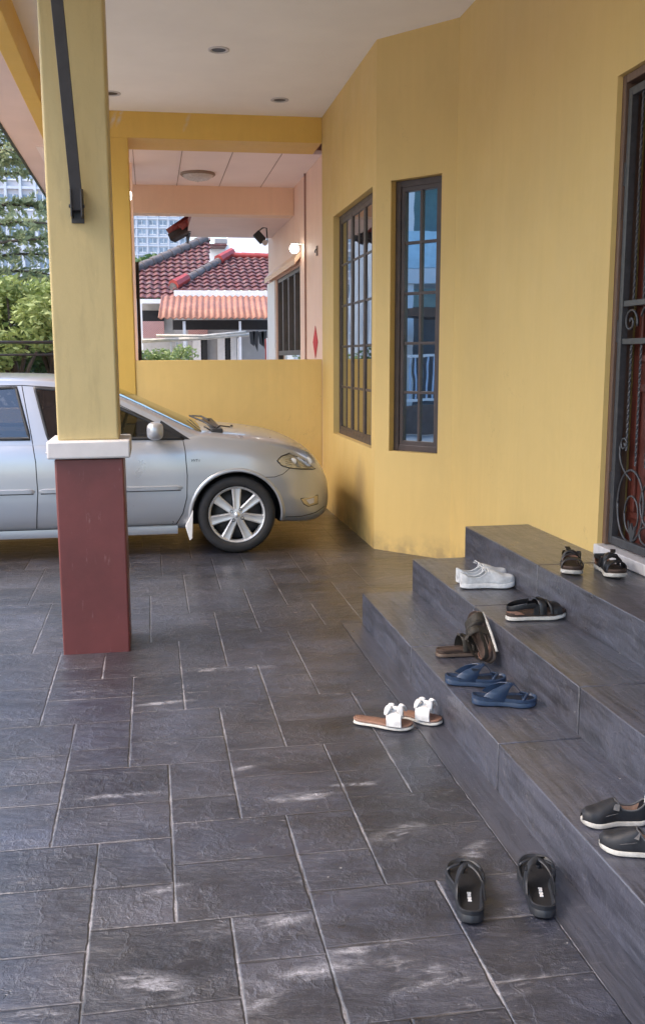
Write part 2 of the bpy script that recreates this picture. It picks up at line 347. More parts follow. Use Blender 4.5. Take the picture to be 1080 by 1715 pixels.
# strips between neighbouring joint chains
for m in range(-60,60):
    ys=sorted(set([Y0,Y1,4.95,.8]+events(m,Y0,Y1)+events(m+1,Y0,Y1)))
    for a,b in zip(ys,ys[1:]):
        if b-a<.003: continue
        mid=(a+b)/2; xl,xr=chainx(m,mid),chainx(m+1,mid)
        if xr<X0 or xl>X1 or xr-xl<.01: continue
        if b-a>.36 and rnd.random()<.75:
            c=mid+rnd.choice((-1,1))*(b-a)*rnd.uniform(.02,.14); tile(xl,xr,a,c); tile(xl,xr,c,b)
        else: tile(xl,xr,a,b)
me=bpy.data.meshes.new('driveway_floor'); me.from_pydata(verts,[],faces)
u1=me.uv_layers.new(name='edge'); u2=me.uv_layers.new(name='size')
for i in range(len(E1)): u1.data[i].uv=E1[i]; u2.data[i].uv=E2[i]
at1=me.attributes.new('tone','FLOAT','FACE')
for i,t in enumerate(T): at1.data[i].value=t
me.materials.append(M['slate'])
o=bpy.data.objects.new('driveway_floor',me); COL.objects.link(o); tag(o,kind='structure')
b=MB(); b.box(1.0,1.113,.8,4.95,-.01,.0018); structure('floor_border_strip',b,M['slate_band'])
for yy in (4.2,3.35,2.15,1.3): pass

# ------------------------------------------------------------------ entrance steps
st=thing('entrance_steps','three wide dark grey stamped slate steps rising to the carved front door','steps',(1.6,2.5,0))
def step(x0,x1,zt,yb,joints):
    ys=sorted([-1.2]+joints+[yb])
    for a,b2 in zip(ys,ys[1:]):
        m=MB(); ga=.0 if a==-1.2 else .004; gb=0 if b2==yb else .004
        m.box(x0,x1,a+ga,b2-gb,-.02,zt)
        # subdivide-free slab; rounded arris from the bevel
        m.build('step_section',M['slate_step'],st,bevel=.004,bseg=2,auto=35)
    for j in joints: m=MB(); m.box(x0+.010,x1,j-.004,j+.004,-.02,zt-.014); m.build('joint',M['joint_dark'],st)
step(A1,A2+.004,.170,4.952,[2.866,3.957,1.75])
step(A2,A3+.004,.339,4.997,[2.898,3.977,1.85])
step(A3,WX+.3,.509,5.03,[4.007,2.95,1.9])

# ------------------------------------------------------------------ the house
hs_=thing('yellow_house','yellow rendered house with angled bay windows and carport over grey slate drive','house',(2.5,6,0))
def wallbox(m,p,q,z0,z1,th=.15,mi=0):
    "vertical slab from plan p to q, thickness th away from the carport (to the right of p->q seen from above is outside)"
    p=Vector((*p,0)); q=Vector((*q,0)); d=(q-p).normalized(); n=Vector((-d.y,d.x,0))*-1
    n=n if n.x>0 else -n
    a,b2=p,q; c,e=q+n*th,p+n*th
    m.prism([(v.x,v.y,z0) for v in (a,b2,c,e)],(0,0,z1-z0),mi)
def wall_with_hole(p,q,s0,s1,h0,h1,z1=4.0,th=.15):
    "wall p->q with an opening s0..s1 along it, h0..h1 high"
    P,Q=Vector(p),Vector(q); L=(Q-P).length; d=(Q-P)/L; n=Vector((d.y,-d.x)); n=n if n.x>0 else -n
    m=MB()
    S_=[0,s0,s1,L]; Z_=[-.02,h0,h1,z1]
    def P3(s,z,o): v=P+d*s+n*o; return (v.x,v.y,z)
    for o in (0,th):
        for i in range(3):
            for k in range(3):
                if i==1 and k==1: continue
                m.add([P3(S_[i],Z_[k],o),P3(S_[i+1],Z_[k],o),P3(S_[i+1],Z_[k+1],o),P3(S_[i],Z_[k+1],o)],[(0,1,2,3)])
    for (sa,za,sb,zb) in ((s0,h0,s1,h0),(s1,h0,s1,h1),(s1,h1,s0,h1),(s0,h1,s0,h0)):
        m.add([P3(sa,za,0),P3(sb,zb,0),P3(sb,zb,th),P3(sa,za,th)],[(0,1,2,3)])
    for (sa,za,sb,zb) in ((0,-.02,L,-.02),(L,-.02,L,z1),(L,z1,0,z1),(0,z1,0,-.02)):
        m.add([P3(sa,za,0),P3(sb,zb,0),P3(sb,zb,th),P3(sa,za,th)],[(0,1,2,3)])
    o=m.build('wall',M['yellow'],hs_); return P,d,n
def window(P,d,n,s0,s1,z0,z1,recess,panels,rows,glassm,fw=.045,two=True):
    def B(m,sa,sb,za,zb,oa,ob):
        vs=[]
        for z in (za,zb):
            for o in (oa,ob):
                for s in (sa,sb): v=P+d*s+n*o; vs.append((v.x,v.y,z))
        m.add(vs,[(0,2,3,1),(4,5,7,6),(0,1,5,4),(2,6,7,3),(0,4,6,2),(1,3,7,5)])
    w=MB(); r0,r1=recess,recess+.05; po=.03 if panels==1 else .013; mo=.012 if panels==1 else .008
    B(w,s0,s0+fw,z0,z1,r0,r1); B(w,s1-fw,s1,z0,z1,r0,r1); B(w,s0+fw,s1-fw,z1-fw,z1,r0,r1); B(w,s0+fw,s1-fw,z0,z0+fw,r0,r1)
    wf=w.build('window',M['win_frame'],hs_,bevel=.003)
    L=s1-s0-2*fw; pw=L/panels
    pane=MB(); pane.box(0,0,0,0,0,0); pane=MB()
    def Q(m,sa,sb,za,zb,o):
        vs=[]
        for s,z in ((sa,za),(sb,za),(sb,zb),(sa,zb)): v=P+d*s+n*o; vs.append((v.x,v.y,z))
        m.add(vs,[(0,1,2,3)])
    for i in range(panels):
        a=s0+fw+i*pw; b3=a+pw; cf=.032; m=MB()
        B(m,a+.003,a+cf,z0+fw,z1-fw,r0+(.006 if panels==1 else .003),r1-.006); B(m,b3-cf,b3-.003,z0+fw,z1-fw,r0+(.006 if panels==1 else .003),r1-.006)
        B(m,a+cf,b3-cf,z1-fw-cf,z1-fw,r0+(.006 if panels==1 else .003),r1-.006); B(m,a+cf,b3-cf,z0+fw,z0+fw+cf,r0+(.006 if panels==1 else .003),r1-.006)
        mid=(a+b3)/2; B(m,mid-.010,mid+.010,z0+fw+cf,z1-fw-cf,r0+mo,r1-.014)
        for k in range(1,rows):
            z=z0+fw+cf+(z1-z0-2*fw-2*cf)*k/rows; B(m,a+cf,mid-.010,z-.010,z+.010,r0+mo,r1-.014); B(m,mid+.010,b3-cf,z-.010,z+.010,r0+mo,r1-.014)
        c=m.build('casement',M['win_frame'],hs_,bevel=.002); c.parent=wf; c.matrix_parent_inverse=Matrix(); 
        c.location=(0,0,0)
        pm=MB(); Q(pm,a+cf,b3-cf,z0+fw+cf,z1-fw-cf,r0+po)
        g=pm.build('pane',glassm,hs_,fixn=False); g.parent=wf
    return wf
# bay side wall (beside the car) and angled bay face
P,d,n=wall_with_hole((C1[0],C1[1]),C2,9.16-8.60,9.16-7.055,.759,2.684)
window(P,d,n,9.16-8.60,9.16-7.055,.759,2.684,.055,3,5,M['glass_side'],.04)
P,d,n=wall_with_hole(C2,C3,.130,.551,.760,2.688)
window(P,d,n,.130,.551,.760,2.688,.06,1,5,M['glass_bay'],.045)
# door wall: one face with the doorway
DY0,DY1=3.13,4.18
P,d,n=wall_with_hole(C3,(WX,-1.6),C3[1]-DY1,C3[1]-DY0,.52,2.672,th=.2)
m=MB(); m.box(2.25,2.27,DY0-.3,DY1+.3,.5,2.9); m.build('hall_wall',M['dark_void'],hs_)
m=MB(); m.box(3.6,3.7,3,10,0,3.9); m.box(1.9,3.6,9.4,9.5,0,3.9); m.build('room_wall',M['grey_conc'],hs_)
# marble door sill
m=MB(); m.box(2.068,2.24,DY0-.02,DY1+.004,.511,.562); m.build('door_sill',M['marble'],hs_,bevel=.004)
# ceiling, cut short near the camera to let in light, and beams
m=MB()
m.box(-.85,2.3,.45,9.17,ZC,ZC+.08); m.build('ceiling',M['ceiling'],hs_)
m=MB(); m.box(-.30,1.65,9.16,9.66,3.428,4.0); m.build('beam',M['yellow_beam'],hs_,bevel=.006)
m=MB(); m.box(-.90,-.78,.3,9.7,3.428,4.0); m.build('beam',M['yellow_beam'],hs_,bevel=.006)
m=MB(); m.box(-.78,-.30,9.16,9.66,3.4281,4.0); m.build('beam',M['yellow_beam'],hs_)
m=MB(); m.box(-.78,2.08,.3,.45,3.428,4.0); m.build('beam',M['yellow_beam'],hs_)
# pink eaves soffit beyond the side beam
m=MB(); m.box(-1.19,-.90,.1,15.,3.435,3.47); m.build('eaves_soffit',M['soffit_pink'],hs_)
m=MB(); m.box(-1.215,-1.19,.1,15.,3.425,3.60); m.build('fascia',M['steel_dark'],hs_)
m=MB(); m.prism([(-1.25,.1,3.62),(-1.25,15,3.62),(4.5,15,6.4),(4.5,.1,6.4)],(0,0,.08)); m.build('roof',basic('terracotta_roof',(.25,.06,.04),.7),hs_)
# recessed ceiling lights
for (x,y) in ((.562,7.32),(1.18,8.602),(-.25,8.586),(1.25,5.2),(-.2,5.0)):
    t=MB(); t.lathe([(.078,.0),(.078,-.006),(.060,-.008),(.055,.004),(.046,.03)],(x,y,ZC),'Z',28); r_=t.build('downlight',M['cap'],hs_,smooth=True)
    t=MB(); t.lathe([(.053,0),(.0,0)],(x,y,ZC-.002),'Z',24); k=t.build('lamp_recess',M['steel_dark'],hs_); k.parent=r_
# dividing column at the back
m=MB(); m.box(-.42,-.136,9.16,9.66,0,3.43); m.build('column',M['yellow_beam'],hs_,bevel=.008)

# parapet dividing wall
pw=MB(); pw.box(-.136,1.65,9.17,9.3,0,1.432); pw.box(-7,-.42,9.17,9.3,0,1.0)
pw.build('dividing_wall',M['yellow_low_lit'],bevel=.006,label='low yellow wall between the two carports, behind the silver car',cat='wall')

# ------------------------------------------------------------------ front pillar
pl=thing('porch_pillar','square pillar in front, yellow above a white collar and maroon below','pillar',(-.313,4.81,0))
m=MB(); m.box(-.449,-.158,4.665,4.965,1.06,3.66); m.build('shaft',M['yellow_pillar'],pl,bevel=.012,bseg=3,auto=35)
m=MB(); m.box(-.468,-.141,4.655,4.975,-.01,.975); m.build('base',M['red_paint'],pl,bevel=.010,bseg=3,auto=35)
m=MB(); m.box(-.498,-.107,4.62,5.01,.977,1.063); m.build('collar',M['cap'],pl,bevel=.010,bseg=3,auto=35)
m=MB(); m.box(-.446,-.163,4.657,4.972,.968,.983); m.build('collar_joint',M['joint_dark'],pl)  # near-black recessed strip between base and collar
# steel stay bolted to the pillar
br=thing('steel_stay','dark steel diagonal stay bolted to the front face of the yellow pillar','bracket',tuple(at(128,360,1,4.62)))
a=at(131,352,1,4.625); b2=at(96,0,1,4.45); up=(b2-a).normalized()
m=MB(); m.bar(a,a+up*1.25,.052,.03,(0,-1,0)); m.build('bar',M['steel_dark'],br,bevel=.002)
m=MB(); q0=at(118,316,1,4.655); q1=at(142,374,1,4.655)
m.box(q0.x,q1.x,4.655,4.664,q1.z,q0.z); m.build('plate',M['steel_dark'],br,bevel=.002)
m=MB(); m.box(q0.x+.002,q0.x+.010,4.585,4.656,q1.z+.02,q0.z-.01); m.box(q1.x-.010,q1.x-.002,4.585,4.656,q1.z+.02,q0.z-.01); m.build('lug',M['steel_dark'],br,bevel=.002)
m=MB(); m.tube([(q0.x-.006,4.615,q1.z+.07),(q1.x+.006,4.615,q1.z+.07)],.008,8); m.build('bolt',M['iron'],br,auto=40)
# ------------------------------------------------------------------ front door and grille
dr=thing('front_door','red brown panelled timber door behind the scrolled iron grille','door',(2.2,3.65,.56))
m=MB()
for y0,y1 in ((DY1-.034,DY1),(DY0,DY0+.034)): m.box(2.108,2.20,y0+.001,y1-.001,.563,2.671)
m.box(2.108,2.20,DY0+.035,DY1-.035,2.635,2.671); m.build('door_frame',M['timber_frame'],dr,bevel=.004)
m=MB(); m.box(2.205,2.245,DY0+.04,DY1-.04,.566,2.63); leaf=m.build('door_leaf',M['timber_door'],dr)
def panel(y0,y1,z0,z1):
    m=MB(); w=.03
    m.box(2.190,2.205,y0,y1,z0,z0+w); m.box(2.190,2.205,y0,y1,z1-w,z1); m.box(2.190,2.205,y0,y0+w,z0+w,z1-w); m.box(2.190,2.205,y1-w,y1,z0+w,z1-w)
    m.box(2.197,2.206,y0+.055,y1-.055,z0+.055,z1-.055)
    k=m.build('panel',M['timber_door'],dr,bevel=.006,bseg=2); k.parent=leaf
for y0 in (DY0+.10,DY0+.40,DY0+.70):
    for z0,z1 in ((.70,1.32),(1.42,2.05),(2.13,2.55)): panel(y0,y0+.25,z0,z1)
gr=thing('grille_gate','wrought iron grille gate with scrolls, hung in front of the timber door','gate',(2.14,3.65,.57))
m=MB(); GY0,GY1=DY0+.038,DY1-.038; GX=2.135
for y0,y1 in ((GY1-.036,GY1),(GY0,GY0+.036)): m.box(GX-.015,GX+.015,y0,y1,.575,2.61)
m.box(GX-.015,GX+.015,GY0+.036,GY1-.036,.575,.612); m.box(GX-.015,GX+.015,GY0+.036,GY1-.036,2.575,2.61)
m.build('gate_frame',M['iron'],gr,bevel=.003)
for z in (1.681,1.513):
    m=MB(); m.box(GX-.011,GX+.011,GY0+.036,GY1-.036,z-.013,z+.013); m.build('crossbar',M['iron'],gr,bevel=.002)
def twist(y,z0,z1,r=.0058):
    m=MB(); N=int((z1-z0)/.012); rows=[]
    for i in range(N+1):
        z=z0+(z1-z0)*i/N; a0=z*55
        rows.append([(GX+r*math.cos(a0+k*math.pi/2),y+r*math.sin(a0+k*math.pi/2),z) for k in range(4)])
    m.grid(rows,closev=True); return m
bars_y=[4.036-.088*i for i in range(9)]
for i,y in enumerate(bars_y):
    twist(y,1.694,2.575).build('bar',M['iron'],gr)
    twist(y,1.02 if i in(0,8) else .96,1.50).build('bar',M['iron'],gr)
def spiral(cy,cz,r0,r1,a0,a1,n=40):
    out=[]
    for i in range(n+1):
        t=i/n; a=a0+(a1-a0)*t; r=r0+(r1-r0)*t; out.append((GX,cy+r*math.cos(a),cz+r*math.sin(a)))
    return out
yc_=(GY0+GY1)/2
for sg in (1,-1):
    Yf=lambda y: y if sg>0 else 2*yc_-y
    def put(pts,r=.0055,name='scroll'):
        m=MB(); m.tube([(p[0],Yf(p[1]),p[2]) for p in pts],r,6); m.build(name,M['iron'],gr,smooth=True)
    put(spiral(4.052,1.60,.004,.062,0,R(560)))
    put(spiral(3.90,1.60,.062,.062,R(200),R(20)))
    put(spiral(3.82,1.597,.004,.065,R(180),R(620)))
    s1=spiral(4.060,1.045,.005,.034,R(90),R(90+430)); put(s1)
    put([(GX,4.094-.0*t,1.04-.02*t) for t in range(3)]+[(GX,4.092-.018*t*t*.25,1.0-.022*t) for t in range(1,6)])
    put([(GX,3.975+.118*math.cos(a)*(1),.772+.165*math.sin(a)) for a in [R(6*k) for k in range(61)]],.006,'oval')
    put([(GX,3.962+.062*math.cos(a),.735+.085*math.sin(a)) for a in [R(10*k) for k in range(37)]],.005,'oval')
    put([(GX,3.80+.085*math.cos(a),.80+.10*math.sin(a)) for a in [R(10*k) for k in range(37)]],.006,'oval')
    put(spiral(3.80,.80,.005,.05,0,R(500)))
    put([(GX,3.82+.06*math.cos(a),.66+.04*math.sin(a)) for a in [R(10*k) for k in range(37)]],.005,'oval')
    lf=MB(); pts=[(3.985,.705),(3.97,.66),(3.955,.625),(3.945,.60),(3.93,.625),(3.915,.655),(3.92,.69),(3.935,.665),(3.95,.70),(3.962,.672)]
    lf.prism([(GX-.006,Yf(y),z) for y,z in pts],(.008,0,0)); lf.build('leaf',M['iron'],gr)
for z in (2.25,.86,1.56):
    m=MB(); m.tube([(GX-.008,GY1+.004,z-.05),(GX-.008,GY1+.004,z+.05)],.011,8); m.build('hinge',M['steel_dark'],gr,auto=40)
m=MB(); m.box(GX-.03,GX+.02,GY0+.002,GY0+.05,1.56,1.66); m.build('lock_box',M['iron'],gr,bevel=.003)

# ------------------------------------------------------------------ neighbour's carport
PX=1.74
nb=thing('peach_house','neighbouring peach carport and wall seen over the low yellow wall','house',(1.74,12,0))
def nwall(m,y0,y1,z0,z1,x0=PX,x1=PX+.15): m.box(x0,x1,y0,y1,z0,z1)
m=MB(); wy0,wy1,wz0,wz1=11.10,13.2,1.0,2.50
nwall(m,9.2,wy0,-.02,4.0); nwall(m,wy1,14.06,-.02,4.0); nwall(m,wy0,wy1,wz1,4.0); nwall(m,wy0,wy1,-.02,wz0); m.build('wall',M['peach'],nb)
m=MB(); m.box(-1.0,2.0,9.665,11.60,3.43,3.47); m.build('ceiling',M['board_pink'],nb)
m=MB()
for x in (-.10,.37,.86,1.345): m.box(x-.004,x+.004,9.67,11.59,3.4255,3.43)
m.build('board_joint',basic('joint_brown',(.45,.33,.28),.8),nb)
m=MB(); m.box(-.6,1.74,11.54,11.78,3.114,3.9); m.build('beam',M['peach_dark'],nb,bevel=.01)
cx1=at(227,450,1,10.3).x; m=MB(); m.box(-.42,cx1,10.3,10.45,0,3.43); m.build('column',M['peach'],nb)
m=MB(); m.tube([(cx1+.02,10.40,0),(cx1+.02,10.40,2.45)],.018,8); m.build('downpipe',M['steel_dark'],nb)
m=MB(); m.tube([(PX-.012,10.655,0),(PX-.012,10.655,3.43)],.010,8); m.build('conduit',basic('rust_conduit',(.35,.20,.16),.6),nb)
m=MB(); m.box(.55,1.74,11.79,13.72,3.115,3.15); m.build('eaves_soffit',M['soffit_pink'],nb)
m=MB(); m.prism([(.55,11.79,3.16),(.55,13.72,3.16),(2.2,13.72,4.6),(2.2,11.79,4.6)],(0,0,.1)); m.build('roof',basic('red_roof',(.3,.06,.04),.6),nb)
# window of the neighbour with lintel hood
m=MB(); m.prism([(PX-.07,wy0-.05,2.575),(PX-.07,13.98,2.575),(PX-.001,14.0,2.66),(PX-.001,wy0-.05,2.66)],(0,0,-.07)); m.build('window_hood',M['peach_dark'],nb,bevel=.004)
m=MB(); fw=.05
for y0,y1 in ((wy0,wy0+fw),(wy1-fw,wy1)): m.box(PX+.02,PX+.07,y0,y1,wz0,wz1)
m.box(PX+.02,PX+.07,wy0+fw,wy1-fw,wz1-fw,wz1); m.box(PX+.02,PX+.07,wy0+fw,wy1-fw,wz0,wz0+fw); m.box(PX+.02,PX+.07,wy0+fw,wy1-fw,1.48,1.54)
wf=m.build('window',M['win_frame'],nb)
for k in range(1,4):
    y=wy0+(wy1-wy0)*k/4; m=MB(); m.box(PX+.015,PX+.075,y-.04,y+.04,1.54,wz1-fw); c=m.build('mullion',M['win_frame'],nb); c.parent=wf
m=MB(); m.add([(PX+.05,wy0+fw,wz0+fw),(PX+.05,wy1-fw,wz0+fw),(PX+.05,wy1-fw,wz1-fw),(PX+.05,wy0+fw,wz1-fw)],[(0,1,2,3)]); c=m.build('pane',M['glass_side'],nb,fixn=False); c.parent=wf
m=MB(); m.box(PX+.12,PX+.14,wy0,wy1,wz0,wz1); m.build('window_backing',M['dark_void'],nb)  # near-black sheet behind the pane, standing in for the dark interior
m=MB(); m.box(PX-.02,PX,13.25,14.06,-.02,2.5); m.build('pilaster',M['white'],nb)
# tiled eave corner hanging in at the left of the soffit
tm=basic('dark_red_tile',(.30,.045,.035),.5,var=.35,scale=20)
tm2=basic('dark_tile_edge',(.045,.03,.028),.7,var=.4,scale=20)  # near-black tone for the lower side of the tiles
ev=thing('tiled_eave','corner of dark red roof tiles hanging beside the pink soffit','roof edge',(.4,13.6,3.1))
m=MB()
for i in range(5):
    m.tube([at(319-3*i,364+2*i,1,13.2+.16*i),at(283+2*i,391+2*i,1,13.2+.16*i)],[.05,.065],10)
    m.tube([at(330-3*i,362+2*i,1,13.1+.16*i),at(303,383+2*i,1,13.1+.16*i)],[.045,.06],10)
m.build('tile_course',tm,ev,smooth=True)
m=MB()
for i in range(4): m.tube([at(324-3*i,378+3*i,1,13.1+.2*i),at(284+2*i,398+i,1,13.1+.2*i)],[.055,.05],8)
m.build('tile_edge',tm2,ev,smooth=True)
m=MB(); m.bar(at(314,402,1,13.6),at(322,364,1,12.9),.03,.10); m.build('barge_board',M['steel_dark'],ev)
# wall things
def lamp(name,p,label,r=.055):
    t=thing(name,label,'lamp',tuple(p))
    m=MB(); m.lathe([(.001,-.9*r),(.6*r,-.75*r),(r,-.1*r),(.95*r,.4*r),(.6*r,.85*r),(.001,r)],p,'Z',20); m.build('globe',M['lamp_on'],t,smooth=True)
    m=MB(); m.lathe([(.03,r*.8),(.045,r*1.0),(.045,r*1.15),(.001,r*1.2)],p,'Z',16); m.bar(p+Vector((0,0,r*1.1)),p+Vector((.11,0,r*1.1)),.02,.02); m.build('fitting',M['white'],t)
    return t
lamp('wall_lamp',at(493,417,0,PX-.10),'lit white globe lamp on peach wall above the window hood',.055)
lp=at(215,327,1,9.8)
t=thing('wall_lamp','small lit lamp beside the yellow column, under the peach beam','lamp',tuple(lp))
m=MB(); m.lathe([(.001,-.05),(.025,-.045),(.036,-.01),(.034,.02),(.02,.045),(.001,.05)],lp,'Z',18); m.build('globe',M['lamp_on'],t,smooth=True)
m=MB(); m.tube([lp+Vector((0,0,.05)),lp+Vector((0,0,.12))],.012,8); m.box(lp.x-.02,lp.x+.02,lp.y,lp.y+.1,lp.z+.1,lp.z+.12); m.build('fitting',M['white'],t)
# round ceiling light
c0=Vector((.575,10.78,3.43))
t=thing('ceiling_light','round frosted ceiling light on the pink carport ceiling next door','lamp',tuple(c0))
m=MB(); m.lathe([(.186,0),(.19,-.018),(.175,-.03),(.165,-.026)],c0,'Z',40); m.build('rim',basic('brass_rim',(.28,.2,.15),.4,.5),t,smooth=True)
m=MB(); m.lathe([(.168,-.022),(.15,-.045),(.11,-.066),(.05,-.08),(.012,-.084),(.001,-.095)],c0,'Z',40); m.build('diffuser',basic('frosted_glass',(.55,.5,.47),.3,var=.15,scale=40,bump=.4,bscale=90),t,smooth=True)
# floodlight/camera
c0=at(440,394,1,12.3)
t=thing('flood_light','black adjustable flood light fixed at the far corner of the peach wall','lamp',tuple(c0))
m=MB(); m.bar(c0+Vector((-.09,0,.03)),c0+Vector((.01,0,-.08)),.10,.08,(0,1,0)); m.build('housing',M['black'],t,bevel=.015)
m=MB(); m.lathe([(.001,0),(.035,0),(.035,.03),(.001,.03)],c0+Vector((.02,-.08,-.10)),'Y',14); m.build('lens',M['cap'],t)
m=MB(); m.tube([c0+Vector((-.05,0,.05)),c0+Vector((.0,0,.09)),c0+Vector((.05,0,.09)),c0+Vector((.06,0,-.09))],.009,6); m.build('bracket',M['black'],t)
c0=at(528,573,0,PX-.004)
m=MB(); m.prism([(PX-.006,c0.y,c0.z+.17),(PX-.006,c0.y+.15,c0.z),(PX-.006,c0.y,c0.z-.17),(PX-.006,c0.y-.15,c0.z)],(.004,0,0))
m.build('door_charm',basic('red_paper',(.55,.03,.03),.6),label='red diamond shaped paper charm stuck on the peach wall',cat='decoration')
c0=at(530,420,0,PX-.01); t=thing('wall_hook','small grey metal hook plate high on the peach wall','hook',tuple(c0))
m=MB(); m.box(PX-.012,PX,c0.y-.03,c0.y+.03,c0.z-.05,c0.z+.05); m.build('plate',M['timber_frame'],t,bevel=.004)
m=MB(); m.tube([(PX-.01,c0.y,c0.z+.02),(PX-.025,c0.y,c0.z),(PX-.025,c0.y,c0.z-.02)],.006,6); m.build('hook',M['iron'],t)
c0=at(551,562,0,PX-.02); t=thing('door_bell','round black bell push on the peach wall by the yellow corner','bell',(PX,c0.y+.2,c0.z))
m=MB(); m.lathe([(.05,0),(.05,-.02),(.035,-.035),(.001,-.04)],(PX,c0.y+.2,c0.z),'X',20); m.build('bell_body',M['black'],t,smooth=True)
m=MB(); m.lathe([(.014,-.035),(.014,-.046),(.001,-.047)],(PX,c0.y+.2,c0.z),'X',12); m.build('push_button',M['cap'],t)
# ------------------------------------------------------------------ the silver car
SX,SYC=.606,7.795        # front wheel axle, car centre line
c_hw=cr([(-3.47,.60),(-3.40,.70),(-3.25,.78),(-2.9,.825),(-2.4,.843),(-1,.845),(.1,.848),(.28,.838),(.42,.815),(.53,.765),(.62,.70),(.695,.61),(.745,.50),(.77,.38),(.785,.20)])
c_zb=cr([(-3.47,.34),(-3.3,.26),(-2.9,.22),(-2.2,.19),(-.4,.19),(.35,.215),(.58,.20),(.715,.235),(.765,.29),(.785,.38)])
c_zt=cr([(-3.47,.62),(-3.42,.80),(-3.3,.90),(-3.0,.93),(-2.4,.90),(-1.0,.89),(-.45,.90),(-.25,.925),(-.05,.912),(.2,.885),(.4,.842),(.54,.782),(.63,.72),(.70,.64),(.745,.56),(.77,.50),(.785,.44)])
c_zs=lambda s: c_zb(s)+(c_zt(s)-c_zb(s))*c_sh(s)
c_sh=cr([(-3.47,.8),(-3.0,.92),(-1,.945),(-.4,.935),(.0,.90),(.3,.86),(.5,.82),(.63,.76),(.745,.66),(.785,.6)])
prof=cr([(0,.915),(.08,.962),(.22,.988),(.4,1.0),(.6,1.0),(.8,.987),(.93,.962),(1,.935)])
def side_v(s,z):
    a,b=c_zb(s),c_zs(s); q=(z-a)/(b-a)
    if q<=1: return c_hw(s)*prof(max(0,q))
    e=.935*c_hw(s); zt=c_zt(s); t=min(1,(z-b)/max(1e-4,zt-b)); return e*(1-t)**(1/2.6)
def cpt(s,v,z): return (SX+s,SYC-v,z)
paint=NB('silver_metallic_paint'); q=paint
fl=q.noise(q.obj(),900,2); dirt=q.ramp(q.noise(q.obj(),3,5,.7),.45,.8)
col=q.mix(q.math('MULTIPLY',dirt,.02),(.44,.45,.475),(.36,.34,.33))
M['silver']=q.fin(col,q.ramp(q.noise(q.obj(),5,4),.3,.7,.27,.36),.55,None,Coat_Weight=.6,Coat_Roughness=.04)
M['tyre']=basic('tyre_rubber',(.022,.022,.024),.75,var=.25,scale=15,bump=.3,bscale=120)
M['alloy']=basic('alloy_wheel',(.60,.60,.61),.36,.55,var=.08,scale=12)
M['alloy_dark']=basic('dark_brake_metal',(.05,.05,.052),.6,.4)  # near-black metal of the brake disc
M['cabin_dark']=basic('grey_cabin_trim',(.03,.03,.033),.8)
M['seat']=basic('grey_brown_seat_cloth',(.09,.075,.07),.9,var=.2,scale=30)
M['rubber']=basic('window_rubber',(.012,.012,.013),.5)
M['chrome']=basic('headlamp_reflector',(.80,.81,.83),.22,.7)
M['fog']=basic('fog_lamp_glass',(.45,.38,.24),.2,.3,Coat_Weight=1.0)
car=thing('parked_car','silver saloon car parked nose to the yellow bay wall, seen side on','car',(SX,SYC,0))
# lower body loft
ss=[-3.47+ i*(4.255/110) for i in range(111)]; ss=[min(.785,s) for s in ss]
ss+= [.72,.745,.757,.768,.778]; ss=sorted(set(round(x,4) for x in ss))
rows=[]
for s in ss:
    hw,zb,zs,zt=c_hw(s),c_zb(s),c_zs(s),c_zt(s); half=[(0,zb),(.45*hw,zb),(.80*hw,zb),(.89*hw,zb+.004)]
    for k in range(22):
        t=k/21; half.append((hw*prof(t),zb+.012+(zs-zb-.012)*t))
    e=.935*hw
    for k in range(1,15):
        a=math.pi/2*k/14; half.append((e*math.cos(a)**(.80),zs+(zt-zs)*math.sin(a)**(.80)))
    ring=half+[(-v,z) for v,z in reversed(half[1:-1])]
    rows.append([cpt(s,v,z) for v,z in ring])
m=MB(); m.grid(rows,closev=True); n_=len(rows[0]); m.f.append(tuple(range(n_))); m.f.append(tuple((len(rows)-1)*n_+k for k in range(n_-1,-1,-1))); m.mi+=[0,0]
body=m.build('body',[M['silver'],M['dark_void']],car,auto=38)
# wheel arches cut out of the body
def cutter(cx,r):
    c=MB(); 
    for y0,y1 in ((SYC-.95,SYC-.58),(SYC+.58,SYC+.95)):
        n=56; a=[(SX+cx+r*math.cos(2*math.pi*k/n),y0,.285+r*math.sin(2*math.pi*k/n)) for k in range(n)]; c.prism(a,(0,y1-y0,0))
    return c.build('cut',[M['silver'],M['dark_void']],car)
for cx in (0,-2.5):
    k=cutter(cx,.333)
    for p in k.data.polygons: p.material_index=1
    bo=body.modifiers.new('b','BOOLEAN'); bo.operation='DIFFERENCE'; bo.solver='EXACT'; bo.object=k
    dg=bpy.context.evaluated_depsgraph_get(); dg.update(); nm_=bpy.data.meshes.new_from_object(body.evaluated_get(dg)); body.modifiers.clear(); body.data=nm_
    bpy.data.objects.remove(k)
body.data.set_sharp_from_angle(angle=R(38))
# arch lips
for cx in (0,-2.5):
    for sg in (1,-1):
        m=MB(); out=[]
        rows=[]
        for k in range(49):
            a=R(-8+196*k/48)
            row=[]
            for rr,dv in ((.332,-.02),(.333,.006),(.343,.010),(.356,.006),(.364,-.003)):
                s=cx+rr*math.cos(a); z=.285+rr*math.sin(a); z=max(z,.20)
                v=side_v(s,z)+dv; row.append((SX+s,SYC-sg*v,z))
            rows.append(row)
        m.grid(rows); m.build('arch_lip',M['silver'],car,smooth=True)
